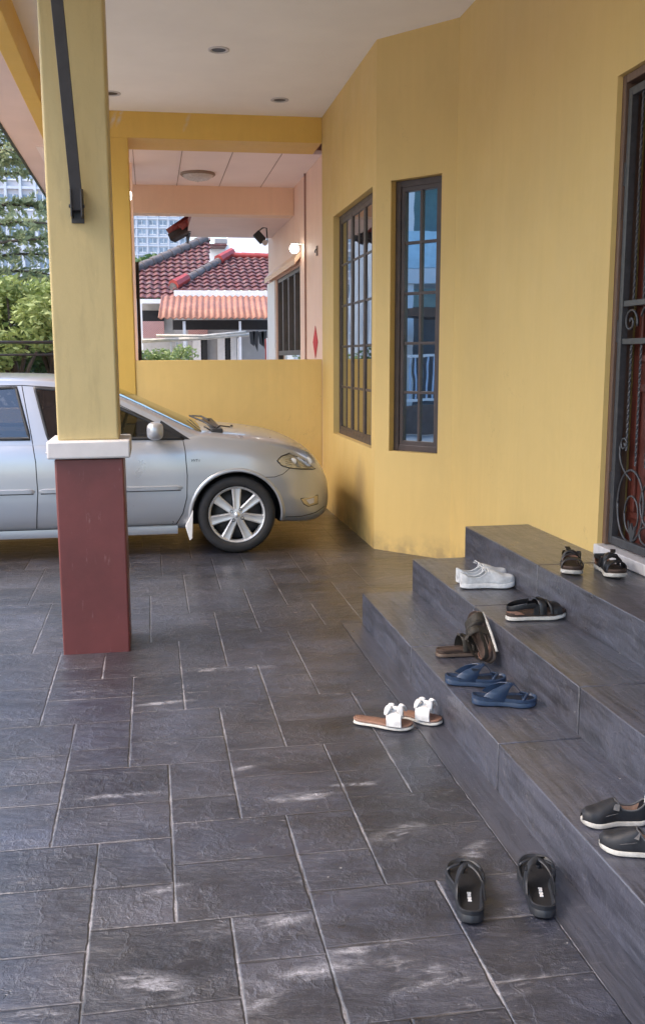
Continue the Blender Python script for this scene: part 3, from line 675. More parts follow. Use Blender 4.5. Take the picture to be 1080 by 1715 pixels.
# cabin
g_zt=cr([(-3.12,.86),(-3.0,.93),(-2.75,1.10),(-2.5,1.235),(-2.25,1.30),(-1.8,1.345),(-1.4,1.335),(-1.15,1.305),(-.89,1.217),(-.55,1.065),(-.186,.895),(-.12,.86)])
g_ze=cr([(-3.12,.855),(-3.0,.89),(-2.75,1.04),(-2.5,1.17),(-2.25,1.245),(-1.8,1.292),(-1.4,1.285),(-1.15,1.245),(-.85,1.145),(-.55,1.0),(-.29,.875),(-.12,.855)])
def cab_v(z,off=0): t=(z-.84); return .797-t*.36-t*t*.12+off
def cabin(off,name,mat,holes,zoff=0):
    rows=[]; S2=[-3.12+i*.0125 for i in range(241)]
    for s in S2:
        ze,zt=g_ze(s)-zoff,g_zt(s)-zoff; ze=max(ze,.846); zt=max(zt,ze+.002)
        half=[]
        for k in range(25):
            z=.84+(ze-.84)*k/24; half.append((cab_v(z,off),z))
        e=cab_v(ze,off)
        for k in range(1,22):
            a=math.pi/2*k/21; half.append((e*math.cos(a)**.8,ze+(zt-ze)*math.sin(a)**.8))
        rows.append([(s,v,z) for v,z in half+[(-v,z) for v,z in reversed(half[:-1])]])
    m=MB(); n=len(rows[0])
    for i in range(len(rows)-1):
        for k in range(n-1):
            q4=[rows[i][k],rows[i][k+1],rows[i+1][k+1],rows[i+1][k]]; c=[sum(p[j] for p in q4)/4 for j in range(3)]
            if holes and holes(*c): continue
            m.add([cpt(*p) for p in q4],[(0,1,2,3)])
    return m.build(name,mat,car,auto=40)
def inpoly(x,y,P):
    r=False; j=len(P)-1
    for i in range(len(P)):
        if (P[i][1]>y)!=(P[j][1]>y) and x<(P[j][0]-P[i][0])*(y-P[i][1])/(P[j][1]-P[i][1])+P[i][0]: r=not r
        j=i
    return r
WF=[(-.375,.868),(-1.345,.882),(-1.44,1.245),(-1.25,1.225),(-1.08,1.190),(-.85,1.100),(-.6,.985)]     # front door glass (s,z)
WR=[(-1.475,.884),(-2.30,.895),(-2.47,1.06),(-2.30,1.19),(-1.95,1.238),(-1.57,1.248)]
def holes(s,v,z):
    if abs(v)>cab_v(g_ze(s))-.004 and z<g_ze(s)+.001:
        return inpoly(s,z,WF) or inpoly(s,z,WR)
    if z>g_ze(s)+.006 and (-1.10<s<-.22 or -2.95<s<-2.42) and abs(v)<cab_v(g_ze(s))-.115: return True
    return False
cab=cabin(0,'roof',M['silver'],holes)
cabin(-.03,'headlining',M['cabin_dark'],holes,.025)
def surf_patch(poly,off,n=14):
    "glass sheet filling poly (s,z) on the cabin side"
    zs=[p[1] for p in poly]; z0,z1=min(zs),max(zs); rows=[]
    for i in range(n+1):
        z=z0+.0005+(z1-z0-.001)*i/n; xs=[]
        j=len(poly)-1
        for k in range(len(poly)):
            a,b=poly[j],poly[k]
            if (a[1]>z)!=(b[1]>z): xs.append(a[0]+(b[0]-a[0])*(z-a[1])/(b[1]-a[1]))
            j=k
        rows.append((min(xs),max(xs),z))
    return rows
for sg in (1,-1):
    for poly in (WF,WR):
        m=MB(); m.grid([[cpt(a+(b-a)*k/8,sg*(cab_v(z)+.001),z) for k in range(9)] for a,b,z in surf_patch(poly,0)])
        w=m.build('side_window',M['glass_car'],car,smooth=True,fixn=False)
        m=MB(); N=len(poly); cs=sum(p[0] for p in poly)/N; cz=sum(p[1] for p in poly)/N
        dense=[]
        for k in range(N):
            a,b=poly[k],poly[(k+1)%N]
            for t in range(12): dense.append((a[0]+(b[0]-a[0])*t/12,a[1]+(b[1]-a[1])*t/12))
        rows=[]
        for k,(s,z) in enumerate(dense):
            a,b=dense[k-1],dense[(k+1)%len(dense)]; dx,dz=b[0]-a[0],b[1]-a[1]; L=math.hypot(dx,dz); nx,nz=dz/L,-dx/L
            if (cs-s)*nx+(cz-z)*nz>0: nx,nz=-nx,-nz
            rows.append([cpt(s+nx*o,sg*(cab_v(z+nz*o)+h),z+nz*o) for o,h in ((.011,.0),(.009,.007),(-.009,.006),(-.013,.0))])
        m.grid(rows+[rows[0]]); k=m.build('window_seal',M['rubber'],car,smooth=True); k.parent=w
m=MB(); rows=[]
for i in range(40):
    s=-1.11+.90*i/39; e=cab_v(g_ze(s))-.105; row=[]
    for k in range(25):
        v=-e+2*e*k/24; t=min(1,abs(v)/cab_v(g_ze(s))); sn=(1-(t**(1/.8))**2)**.5; row.append(cpt(s,v,g_ze(s)+(g_zt(s)-g_ze(s))*sn**.8+.003))
    rows.append(row)
m.grid(rows); m.build('windscreen',M['glass_car'],car,smooth=True,fixn=False)
m=MB(); rows=[]
for i in range(30):
    s=-2.96+.56*i/29; e=cab_v(g_ze(s))-.105; row=[]
    for k in range(25):
        v=-e+2*e*k/24; t=min(1,abs(v)/cab_v(g_ze(s))); sn=(1-(t**(1/.8))**2)**.5; row.append(cpt(s,v,g_ze(s)+(g_zt(s)-g_ze(s))*sn**.8+.003))
    rows.append(row)
m.grid(rows); m.build('rear_window',M['glass_car'],car,smooth=True,fixn=False)
# quarter sail panel in front of the door glass, black
m=MB(); P3=[(-.33,.860),(-.60,.870),(-.54,1.0)]
m.grid([[cpt(a+(b-a)*k/4,cab_v(z)+.006,z) for k in range(5)] for a,b,z in surf_patch(P3,0,6)]); m.build('mirror_sail',M['rubber'],car,smooth=True)
# seats, dash, wheel inside
m=MB()
for s in (-1.35,-2.2):
    for v in (.38,-.38):
        m.box(SX+s-.06,SX+s+.06,SYC-v-.23,SYC-v+.23,.5,1.10); m.box(SX+s-.05,SX+s+.03,SYC-v-.12,SYC-v+.12,1.10,1.24)
m.build('seat',M['seat'],car,bevel=.03)
m=MB(); m.box(SX-.75,SX-.30,SYC-.70,SYC+.70,.80,.905); m.build('dashboard',M['cabin_dark'],car,bevel=.02)
m=MB(); m.tube([(SX-.83+.05*math.sin(a),SYC-.36+.17*math.cos(a),.92+.15*math.sin(a)) for a in [2*math.pi*k/24 for k in range(24)]],.014,6,closed=True); m.build('steering_wheel',M['cabin_dark'],car,smooth=True)
# doors: shut lines, strips, handles
def line_on_side(pts,sg,w=.0035,h=.0012,mat='rubber',name='shut_line'):
    m=MB(); D=[]
    for a,b in zip(pts,pts[1:]):
        n=max(2,int(math.hypot(b[0]-a[0],b[1]-a[1])/.02))
        for t in range(n): D.append((a[0]+(b[0]-a[0])*t/n,a[1]+(b[1]-a[1])*t/n))
    D.append(pts[-1])
    sv=lambda s,z: max(side_v(s,z), cab_v(z) if z>.842 and s<-.3 else 0)
    m.tube([cpt(s,sg*(sv(s,z)+h-.002),z) for s,z in D],w,5)
    return m.build(name,M[mat],car,smooth=True)
dl=cr([(0,0),(1,1)])
for sg in (1,-1):
    line_on_side([(-.385,.862),(-.372,.78),(-.362,.60),(-.368,.44),(-.40,.32),(-.45,.235)],sg)
    line_on_side([(-1.53,1.262),(-1.50,1.10),(-1.462,.90),(-1.435,.72),(-1.43,.50),(-1.455,.235)],sg)
    line_on_side([(-.45,.235),(-1.455,.225),(-2.12,.225)],sg,.003)
    line_on_side([(-2.12,.225),(-2.17,.40),(-2.20,.55),(-2.38,.80),(-2.55,.95),(-2.50,1.12)],sg)
    line_on_side([(-.39,1.062-.005) if False else (-.395,.875),(-.62,1.005),(-.86,1.125),(-1.10,1.212),(-1.27,1.243),(-1.53,1.262),(-2.0,1.26)],sg,.0035)
    # rub strips
    for a,b in ((-.40,-1.42),(-1.45,-2.14)):
        m=MB(); rows=[]
        for i in range(30):
            s=a+(b-a)*i/29; row=[]
            for dz,h in ((-.020,.0),(-.014,.013),(.012,.014),(.018,.0)):
                tap=1 if .03<i/29<.97 else .4; row.append(cpt(s,sg*(side_v(s,.512+dz)+h*tap),.512+dz*tap))
            rows.append(row)
        m.grid(rows); m.build('rub_strip',M['silver'],car,auto=50)
        line_on_side([(a-.01 if a<b else a-.01,.4915),(b+.01,.4915)],sg,.0035,.001)
    # sill skirt
    m=MB(); rows=[]
    for i in range(40):
        s=-.44+(-2.10+.44)*i/39; v=side_v(s,.21); rows.append([cpt(s,sg*(v+h),z) for z,h in ((.226,-.004),(.221,.010),(.185,.014),(.160,.006),(.150,-.05))])
    m.grid(rows); m.build('sill_skirt',M['silver'],car,auto=50)
    # bumper shut line behind headlamp to wheel arch, bonnet line
    line_on_side([(.155,.585),(.22,.572),(.285,.572),(.35,.592),(.40,.63),(.43,.665)],sg,.0028)
    line_on_side([(s_,c_zs(s_)+(c_zt(s_)-c_zs(s_))*.30) for s_ in [-.28+.05*k for k in range(15)]],sg,.003,.0015)
    line_on_side([(.37,.26),(.50,.255),(.62,.27),(.70,.30)],sg,.003,.0005)
    for s0 in (-1.30,-2.05):
        m=MB(); p=[cpt(s0-.06+.02*k,sg*(side_v(s0,.785)+(.004 if k in(0,6) else .030)),.788) for k in range(7)]; m.tube(p,[.008,.011,.012,.012,.012,.011,.008],8)
        h=m.build('door_handle',M['silver'],car,smooth=True)
        m=MB(); m.grid([[cpt(s0-.045+.09*i/4,sg*(side_v(s0,.78)+.002),.765+.045*k/3) for k in range(4)] for i in range(5)]); k=m.build('handle_cup',M['rubber'],car); k.parent=h
    # mirror
    m=MB(); cx_,cv_,cz_=-.585,.905,.935; rows=[]
    for i in range(13):
        a=math.pi*i/12; 
        rows.append([cpt(cx_+.060*math.cos(a), sg*(cv_+.085*abs(math.cos(b))**.7*(1 if math.cos(b)>0 else -1)*math.sin(a)**.55), cz_+.066*abs(math.sin(b))**.7*(1 if math.sin(b)>0 else -1)*math.sin(a)**.55) for b in [2*math.pi*k/24 for k in range(24)]])
    m.grid(rows,closev=True); mi=m.build('door_mirror',M['silver'],car,smooth=True)
    m=MB(); m.bar(cpt(cx_+.01,sg*.80,.885),cpt(cx_,sg*.87,.895),.05,.03); k=m.build('mirror_foot',M['rubber'],car,bevel=.006); k.parent=mi
    # headlamp: housing, lens, reflector
    HLo=[(.305,.692),(.34,.722),(.42,.745),(.50,.742),(.57,.715),(.615,.675),(.645,.628),(.64,.605),(.59,.607),(.50,.618),(.40,.635),(.34,.655)]
    def patch(poly,off,n=12,mm=14):
        return [[cpt(a+(b-a)*k/mm,sg*(side_v(a+(b-a)*k/mm,z)+off),z) for k in range(mm+1)] for a,b,z in surf_patch(poly,0,n)]
    m=MB(); m.grid(patch(HLo,.0015)); hl=m.build('headlight',M['chrome'],car,smooth=True)
    cxh,czh=.52,.675
    small=[(cxh+(s-cxh)*1.0,czh+(z-czh)*1.0) for s,z in HLo]
    m=MB(); m.grid(patch(small,.007)); k=m.build('lens',M['glass_clear'],car,smooth=True,fixn=False); k.parent=hl
    for (bs,bz,br_) in ((.555,.665,.034),(.43,.68,.026)):
        m=MB(); c=Vector(cpt(bs,sg*(side_v(bs,bz)+.003),bz)); m.lathe([(br_,.0),(br_*.8,.002),(.001,.006)] if False else [(br_,0),(br_*.6,-.003*sg),(.001,-.005*sg)],c,'Y',20)
        k=m.build('bulb_unit',M['white'],car,smooth=True); k.parent=hl
    m=MB(); N=len(HLo); dense=[]
    for k in range(N):
        a,b=HLo[k],HLo[(k+1)%N]
        for t in range(5): dense.append((a[0]+(b[0]-a[0])*t/5,a[1]+(b[1]-a[1])*t/5))
    m.tube([cpt(s,sg*(side_v(s,z)+.004),z) for s,z in dense],.0042,5,closed=True); k=m.build('lamp_seal',M['rubber'],car,smooth=True); k.parent=hl
    m=MB()
    for j in range(4):
        z=.655+.014*j; m.tube([cpt(.37+.010*t,sg*(side_v(.37+.010*t,z)+.003),z+.001*t) for t in range(6)],.0018,4)
    k=m.build('reflector_rib',M['steel_dark'],car); k.parent=hl
    # fog lamp
    FG=[(.485,.395),(.635,.405),(.635,.335),(.55,.328),(.515,.35)]
    m=MB(); m.grid(patch(FG,.002,8,10)); fgo=m.build('fog_lamp_recess',M['fog'],car,smooth=True)
    FG2=[(.53,.385),(.60,.39),(.60,.35),(.56,.345)]
    m=MB(); m.grid(patch(FG2,.006,6,6)); k=m.build('fog_lamp',M['cap'],car,smooth=True); k.parent=fgo
    m=MB(); m.tube([cpt(s,sg*(side_v(s,z)+.001),z) for s,z in FG],.004,5,closed=True); k=m.build('recess_edge',M['rubber'],car,smooth=True); k.parent=fgo
    # mud flap behind the front wheel
    m=MB(); m.prism([cpt(-.325,sg*.80,.34),cpt(-.385,sg*.80,.22),cpt(-.355,sg*.80,.115),cpt(-.335,sg*.80,.13)],(0,.05*sg*-1,0)); m.build('mud_flap',M['white'],car,bevel=.004)
    # wheels
    for cx in (0,-2.5):
        Yo=SYC-sg*.822; dz=.2925; dd=-sg   # outward direction along Y
        C_=Vector((SX+cx,Yo,dz)); L=lambda pr:[(r,h*dd) for r,h in pr]
        w=MB(); w.lathe(L([(.212,-.02),(.216,.004),(.235,.012),(.262,.012),(.281,.002),(.290,-.02),(.2925,-.06),(.2925,-.13),(.286,-.17),(.25,-.185),(.20,-.18)]),C_,'Y',72); ty=w.build('wheel',M['tyre'],car,smooth=True)
        w=MB(); w.lathe(L([(.001,-.055),(.10,-.06),(.19,-.075),(.198,-.15)]),C_,'Y',48); k=w.build('brake_disc',M['alloy_dark'],car,smooth=True); k.parent=ty
        w=MB(); w.lathe(L([(.196,-.07),(.194,-.012),(.199,-.002),(.209,.003),(.214,-.002),(.214,-.02)]),C_,'Y',72)
        for j in range(7):
            a=R(90+360/7*j); ca,sa=math.cos(a),math.sin(a)
            def W_(r,t,h): return (C_.x+ca*r-sa*t,C_.y+h*dd,C_.z+sa*r+ca*t)
            rowsw=[]
            for r,wd,h in ((.03,.020,.004),(.06,.026,.002),(.11,.029,-.004),(.16,.033,-.006),(.199,.038,-.004)):
                rowsw.append([W_(r,-wd,h-.035),W_(r,-wd,h-.006),W_(r,-wd*.72,h),W_(r,-wd*.25,h-.003),W_(r,wd*.25,h-.003),W_(r,wd*.72,h),W_(r,wd,h-.006),W_(r,wd,h-.035)])
            w.grid(rowsw)
        w.lathe(L([(.052,-.02),(.050,-.001),(.04,.003),(.001,.003)]),C_,'Y',28)
        k=w.build('rim',M['alloy'],car,auto=35); k.parent=ty
        w=MB()
        for j in range(4):
            a=R(57+90*j); p=Vector((C_.x+.047*math.cos(a),C_.y,C_.z+.047*math.sin(a))); w.lathe(L([(.013,.0),(.013,.004),(.009,.0045),(.009,-.004),(.001,-.004)]),p,'Y',12)
        k=w.build('wheel_nut',M['steel_dark'],car); k.parent=ty
        w=MB(); w.lathe(L([(.021,.003),(.019,.007),(.001,.008)]),C_,'Y',18); k=w.build('hub_cap',M['chrome'],car,smooth=True); k.parent=ty
# small side badge letters
tx=bpy.data.curves.new('badge','FONT'); tx.body='VVT-i'; tx.size=.028; tx.extrude=.001; tx.shear=.3
to=bpy.data.objects.new('tmp',tx); COL.objects.link(to); dg=bpy.context.evaluated_depsgraph_get(); tm_=bpy.data.meshes.new_from_object(to.evaluated_get(dg)); bpy.data.objects.remove(to)
bo=bpy.data.objects.new('badge',tm_); COL.objects.link(bo); tm_.materials.append(M['steel_dark']); bo.parent=car; bo.rotation_euler=(R(90),0,0)
bo.location=(-.335,-(side_v(-.32,.71)+.003),.700)
# wipers, washer nozzle, grille at the nose
m=MB()
wp=[(-.10,.62,.915),(-.20,.45,.955),(-.42,.10,1.03)]
for sgn,pts in ((1,[(-.14,.52,.928),(-.22,.35,.965),(-.30,-.05,.985)]),(1,[(-.14,-.05,.945),(-.2,-.2,.97),(-.26,-.55,.955)])):
    m.tube([cpt(s,v,z) for s,v,z in pts],.007,6); 
m.tube([cpt(-.16,.66,.905),cpt(-.10,.62,.945),cpt(-.02,.55,.93)],.006,6)
m.tube([cpt(-.22,.60,.94),cpt(-.16,.60,.905),cpt(-.13,.58,.935)],.007,6)
m.build('wiper',M['black'],car,smooth=True)
m=MB(); m.box(SX-.17,SX-.08,SYC-.66,SYC+.66,.885,.925); m.build('cowl',M['black'],car,bevel=.01)
m=MB(); m.lathe([(.012,0),(.010,.012),(.001,.016)],(SX+.02,SYC-.22,.908),'Z',10); m.build('washer_nozzle',M['black'],car)
m=MB()
for z in (.45,.49): m.bar(cpt(.765,.26,z),cpt(.765,-.26,z),.015,.02)
m.build('front_grille',M['black'],car)
m=MB(); m.box(SX+.778,SX+.79,SYC-.22,SYC+.22,.33,.42); m.build('number_plate',M['black'],car,bevel=.003)
# ------------------------------------------------------------------ shoes
def foot(L,W,n=40,toe=.5,side=1):
    "outline points of a sole, heel at x=0, toe at x=L; side=+1 bends towards +y"
    wf=cr([(0,.0),(.015,.16),(.05,.245),(.12,.305),(.3,.32),(.45,.335),(.62,.43),(.74,.475),(.86,.44),(.94,.34),(.985,.18),(1,0)])
    cf=cr([(0,.0),(.3,-.01),(.5,-.03),(.75,.03),(1,.06)])
    up=[];dn=[]
    ts=[.5-.5*math.cos(math.pi*k/n) for k in range(n+1)]
    for t in ts:
        up.append((L*t,W*(wf(t)+cf(t)*side))); dn.append((L*t,W*(-wf(t)+cf(t)*side)))
    return up,dn
def outline(L,W,side,n=28): up,dn=foot(L,W,n,side=side); return dn+up[-2:0:-1]
def scale_loop(l,d,L):
    cx=sum(p[0] for p in l)/len(l); cy=sum(p[1] for p in l)/len(l); out=[]
    n=len(l)
    for i,(x,y) in enumerate(l):
        a,b=l[i-1],l[(i+1)%n]; tx_,ty_=b[0]-a[0],b[1]-a[1]; q=math.hypot(tx_,ty_) or 1; out.append((x-ty_/q*d,y+tx_/q*d))
    return out
def sole(m,L,W,side,z0,z1,rise=lambda t:0,inset=.004,mi=0):
    o=outline(L,W,side); rows=[]
    for d,z in ((inset,z0),(0,z0+.003),(0,z1-.003),(inset*.8,z1),(.03,z1-.001)):
        lp=scale_loop(o,d,L); rows.append([(x,y,z+rise(x/L)) for x,y in lp])
    m.grid(rows,mi,True); k=len(m.v)-len(o)
    # cap top and bottom by cross strips
    n=len(o)
    for base in (k,k-4*n):
        for i in range(1,n//2-1+1):
            a=base+i; b=base+i+1 if i+1<=n//2 else None; c=base+(n-i); d_=base+(n-i-1)
            if b and b!=d_: m.f.append((a,b,d_,c) if b<d_ else (a,b,c)); m.mi.append(mi)
        m.f.append((base,base+1,base+n-1)); m.mi.append(mi)
def rim_wall(m,L,W,side,z,h,rise=lambda t:0,t0=0.,t1=1.,th=.006,mi=0):
    o=outline(L,W,side); rows=[]
    for d,zz in ((0.,z-.004),(.0,z+h-.002),(th*.5,z+h),(th,z+h-.002),(th+.004,z-.002)):
        lp=scale_loop(o,d,L); rows.append([(x,y,(zz if t0<=x/L<=t1 else min(zz,z))+rise(x/L)) for x,y in lp])
    m.grid(rows,mi,True)
def halfw(L,W,t,side):
    wf=cr([(0,.0),(.015,.16),(.05,.245),(.12,.305),(.3,.32),(.45,.335),(.62,.43),(.74,.475),(.86,.44),(.94,.34),(.985,.18),(1,0)])
    cf=cr([(0,.0),(.3,-.01),(.5,-.03),(.75,.03),(1,.06)])
    return W*(-wf(t)+cf(t)*side),W*(wf(t)+cf(t)*side)
def strap(m,L,W,side,ta,tb,z,h,w,th=.004,inn=.002,tw=0,mi=0,a0=0,a1=1,power=.75,wmid=None):
    "band from right edge at t=ta to left edge at t=tb arching h above z"
    ya=halfw(L,W,ta,side)[0]+inn; yb=halfw(L,W,tb,side)[1]-inn; rows=[]; N=22
    for i in range(N+1):
        u=a0+(a1-a0)*i/N; ph=math.pi*u
        y=(ya+yb)/2-(yb-ya)/2*math.copysign(abs(math.cos(ph))**.8,math.cos(ph)); zz=z+h*math.sin(ph)**power if 0<ph<math.pi else z
        x=L*(ta+(tb-ta)*u); ww=w+((wmid or w)-w)*math.sin(ph)
        ny,nz=-math.cos(ph)*.9,max(.15,math.sin(ph)); q=math.hypot(ny,nz); ny/=q; nz/=q
        if True:
            P0=lambda dx,d: (x+dx,y+ny*d,zz+nz*d+dx*tw)
            rows.append([P0(-ww/2,0),P0(-ww/2+.002,th),P0(0,th*1.25),P0(ww/2-.002,th),P0(ww/2,0),P0(0,-.001)])
    m.grid(rows,mi,True); k=len(m.v)-6
    m.f.append(tuple(range(k,k+6))); m.mi.append(mi); k-=6*N; m.f.append(tuple(range(k+5,k-1,-1))); m.mi.append(mi)
def buckle(m,x,y,z,s=.009,mi=0,ang=0):
    pts=[Vector((x+dx*s,y+dy*s*.9,z)) for dx,dy in ((-1,-1),(1,-1),(1,1),(-1,1))]; m.tube(pts,.0014,5,closed=True,mi=mi)
def S_build(m,name,mat,root,**k): return m.build(name,mat,root,world=False,**k)
leather=lambda n,c,r=.5: basic(n,c,r,var=.22,scale=40,bump=.25,bscale=300,bd=.001)
M['eva_black']=leather('black_moulded_foam',(.011,.013,.018),.5); M['eva_pad']=leather('black_insole',(.007,.007,.009),.6)
M['eva_blue']=leather('navy_moulded_foam',(.014,.031,.070),.45); M['eva_blue_in']=leather('dark_navy_insole',(.007,.012,.026),.55)
M['sole_white']=leather('white_rubber_sole',(.42,.41,.38),.6); M['cork']=leather('tan_cork_footbed',(.18,.095,.065),.65); M['leather_black']=leather('black_strap_leather',(.008,.008,.010),.42)
M['olive']=leather('olive_brown_webbing',(.022,.018,.013),.7); M['brown_sole']=leather('brown_rubber_sole',(.08,.055,.04),.6); M['white_cloth']=leather('white_satin_cloth',(.55,.55,.55),.6)
M['canvas_white']=leather('scuffed_white_leather',(.50,.51,.52),.55); M['canvas_black']=leather('washed_black_canvas',(.010,.011,.015),.6); M['lining_tan']=leather('tan_lining',(.42,.26,.18),.8)
M['grey_canvas']=leather('grey_stitched_edge',(.07,.07,.075),.8); M['brown_dark']=leather('dark_brown_insole',(.05,.03,.022),.7); M['mark']=basic('pale_insole_print',(.6,.6,.6),.7)
cup=lambda t: .010*max(0,1-t/.18)+.007*max(0,(t-.85)/.15)
def place(name,label,cat,x,y,z,ang,group=None,rot=None):
    t=thing(name,label,cat,(x,y,z),R(ang),group)
    if rot: t.rotation_euler=rot
    return t
# toe-post sandals: moulded footbed, wide side bands leaning to the instep, thin band down to the toe post
def thong(name,label,group,x,y,z,ang,side,L,W,mat,matin,rimh,mark=False):
    t=place(name,label,'sandal',x,y,z,ang,group); st_=.024
    rs=lambda q:.006*max(0,(q-.8)/.2)+.004*max(0,1-q/.2)
    m=MB(); sole(m,L,W,side,0,st_,rs); rim_wall(m,L,W,side,st_-.002,rimh,lambda q:rs(q)+.006*max(0,1-q/.3),th=.008); S_build(m,'sole',M[mat],t,auto=50)
    m=MB(); o=scale_loop(outline(L,W,side),.006,L); n=len(o); rows=[[(a,b,st_+.001+rs(a/L)) for a,b in o]]+[[(a,b,st_-.0005+rs(a/L)) for a,b in scale_loop(o,.010,L)]]
    m.grid(rows,0,True); k=n; m.f.append(tuple(range(k,k+n))); m.mi.append(0); S_build(m,'insole',M[matin],t,smooth=True)
    base=st_+.004; apx=L*.60; H_=.052
    for sg in (1,-1):
        m=MB(); rows=[]
        for i in range(13):
            u=i/12; ph=u*math.pi/2; tb=.40+.0*u; e=halfw(L,W,.42,side)[1 if sg>0 else 0]-.001*sg
            xc=L*.33+(apx-L*.33)*u; y=e*math.cos(ph)**.75; zc=base+H_*math.sin(ph)**.8; w=.024*(1-u)**1.2+.014
            nn=Vector((0,sg*math.cos(ph),max(.2,math.sin(ph)))).normalized()*.0036
            P=lambda dx,k_: (xc+dx,y+nn.y*k_,zc+nn.z*k_-abs(0)+ (-dx*.30 if u<.5 else -dx*.15)*(1-u))
            rows.append([P(-w,0),P(-w+.003,1),P(0,1.3),P(w-.003,1),P(w,0),P(0,-.3)])
        m.grid(rows,0,True); k=len(m.v)-6; m.f.append(tuple(range(k,k+6))); m.mi.append(0); S_build(m,'strap',M[mat],t,auto=60)
    m=MB(); rows=[]; y0=side*.010
    for i in range(13):
        u=i/12; xx=apx+(L*.785-apx)*u; zz=base+H_*(1-u**1.7)+.002; w=.011-.004*u
        rows.append([(xx,y0-w,zz),(xx,y0-w+.002,zz+.004),(xx,y0+w-.002,zz+.004),(xx,y0+w,zz)])
    m.grid(rows,0,True); m.tube([(L*.785,y0,st_-.002),(L*.785,y0,base+.006)],.0055,8); S_build(m,'toe_post',M[mat],t,auto=60)
    m=MB(); buckle(m,L*.47,side*-.031,base+H_*.80,.010); m.box(L*.47-.013,L*.47+.013,side*-.031-.004,side*-.031+.004,base+H_*.82,base+H_*.87); S_build(m,'buckle',M[matin],t)
    m=MB(); rows=[]
    for i in range(17):      # low band framing the toes
        a=math.pi*i/16; e0,e1=halfw(L,W,.86,side); yy=(e0+e1)/2-(e1-e0)/2*math.cos(a)*.97; xx=L*.86-.022*abs(math.cos(a)); zz=base+.001+.013*math.sin(a)
        rows.append([(xx-.006,yy,zz),(xx,yy,zz+.004),(xx+.006,yy,zz)])
    m.grid(rows); S_build(m,'toe_band',M[mat],t,solid=.002,smooth=True)
    if mark:
        m=MB()
        for i,(dx,w) in enumerate(((.0,.0055),(.007,.004),(.013,.006),(.024,.005),(.031,.0045),(.037,.006))): m.box(.068+dx,.068+dx+.004,-w,w*.8,st_+.002,st_+.005)
        S_build(m,'print',M['mark'],t)
thong('toe_post_sandal','black toe post sandal on the floor, the left one of the near pair','black sandals on the floor',.770,2.140,.004,75,1,.272,.112,'eva_black','eva_pad',.009,True)
thong('toe_post_sandal','black toe post sandal on the floor, right one of the near pair, nearer the steps','black sandals on the floor',.964,2.130,.004,74,-1,.278,.112,'eva_black','eva_pad',.009,True)
thong('toe_post_sandal','navy blue toe post sandal on the lowest step, just below the leaning brown one','blue moulded sandals on the lowest step',1.112,3.462,.172,-13,1,.240,.092,'eva_blue','eva_blue_in',.010)
thong('toe_post_sandal','navy blue toe post sandal on the lowest step, the nearer of the blue pair','blue moulded sandals on the lowest step',1.142,3.232,.172,-12,-1,.240,.092,'eva_blue','eva_blue_in',.010)
# strapped walking sandals
def sport(name,label,x,y,z,ang,side,L=.272,top=None,foot_=None,heel=True,strapm='leather_black',solem='sole_white',rot=None,group=None):
    t=place(name,label,'sandal',x,y,z,ang,group,rot); W=.10
    rs=lambda q:.010*max(0,(q-.75)/.25)
    m=MB(); sole(m,L,W,side,0,.017,rs); S_build(m,'sole',M[solem],t,auto=50)
    m=MB(); sole(m,L*.985,W*.95,side,.017,.029,rs); rim_wall(m,L*.985,W*.95,side,.027,.007,rs,th=.006); f=S_build(m,'footbed',M[foot_ or 'brown_dark'],t,auto=50); f.location.x=.002
    m=MB(); strap(m,L,W,side,.80,.72,.025,.040,.042,.004); S_build(m,'strap',M[strapm],t,auto=60)
    m=MB(); strap(m,L,W,side,.56,.50,.025,.062,.034,.004); S_build(m,'strap',M[strapm],t,auto=60)
    m=MB(); strap(m,L,W,side,.70,.60,.028,.050,.016,.004); S_build(m,'strap',M[strapm],t,auto=60)
    if heel:
        m=MB(); rows=[]
        for i in range(25):
            a=math.pi*i/24; xx=.115-.110*math.sin(a)**.6; yy=-math.cos(a)*.040; zb=.050+.018*(1-math.sin(a))
            rows.append([(xx,yy,zb-.011),(xx-.003*math.sin(a),yy*1.06,zb),(xx,yy,zb+.011),(xx+.003,yy*.95,zb)])
        m.grid(rows,0,True); S_build(m,'heel_strap',M[strapm],t,auto=60)
        m=MB(); rows=[]
        for i in range(13):
            a=math.pi*(i/12); xx=.07-.062*math.sin(a); yy=-math.cos(a)*.036
            rows.append([(xx,yy,.028),(xx,yy,.028+.020*math.sin(a)**.5)])
        m.grid(rows); S_build(m,'heel_cup',M['cork'],t,solid=.003)
        for sg in (1,-1):
            m=MB(); m.bar((.118,sg*.043,.026),(.122,sg*.036,.070),.024,.004,(0,1,0)); S_build(m,'side_tab',M[strapm],t,bevel=.001)
    m=MB(); buckle(m,L*.53,0,.091,.010); buckle(m,L*.76,-.005,.069,.009); S_build(m,'buckle',M['steel_dark'],t)
    m=MB(); m.bar((L*.50,-.012*side,.090),(L*.42,-.020*side,.100),.022,.004); S_build(m,'strap_end',M[strapm],t,bevel=.001)
    return t
sport('walking_sandal','black walking sandal with white sole and tan heel on the middle step',1.458,3.722,.343,0,1)
sport('walking_sandal','black strap sandal with white sole on the top landing, left of its pair',1.866,3.990,.513,-114,1,L=.262,group='black sandals on the landing',foot_='brown_dark')
sport('walking_sandal','black strap sandal with white sole on the top landing, right one, by the sill',1.962,3.915,.513,-95,-1,L=.262,group='black sandals on the landing')
bpy.context.view_layer.update()
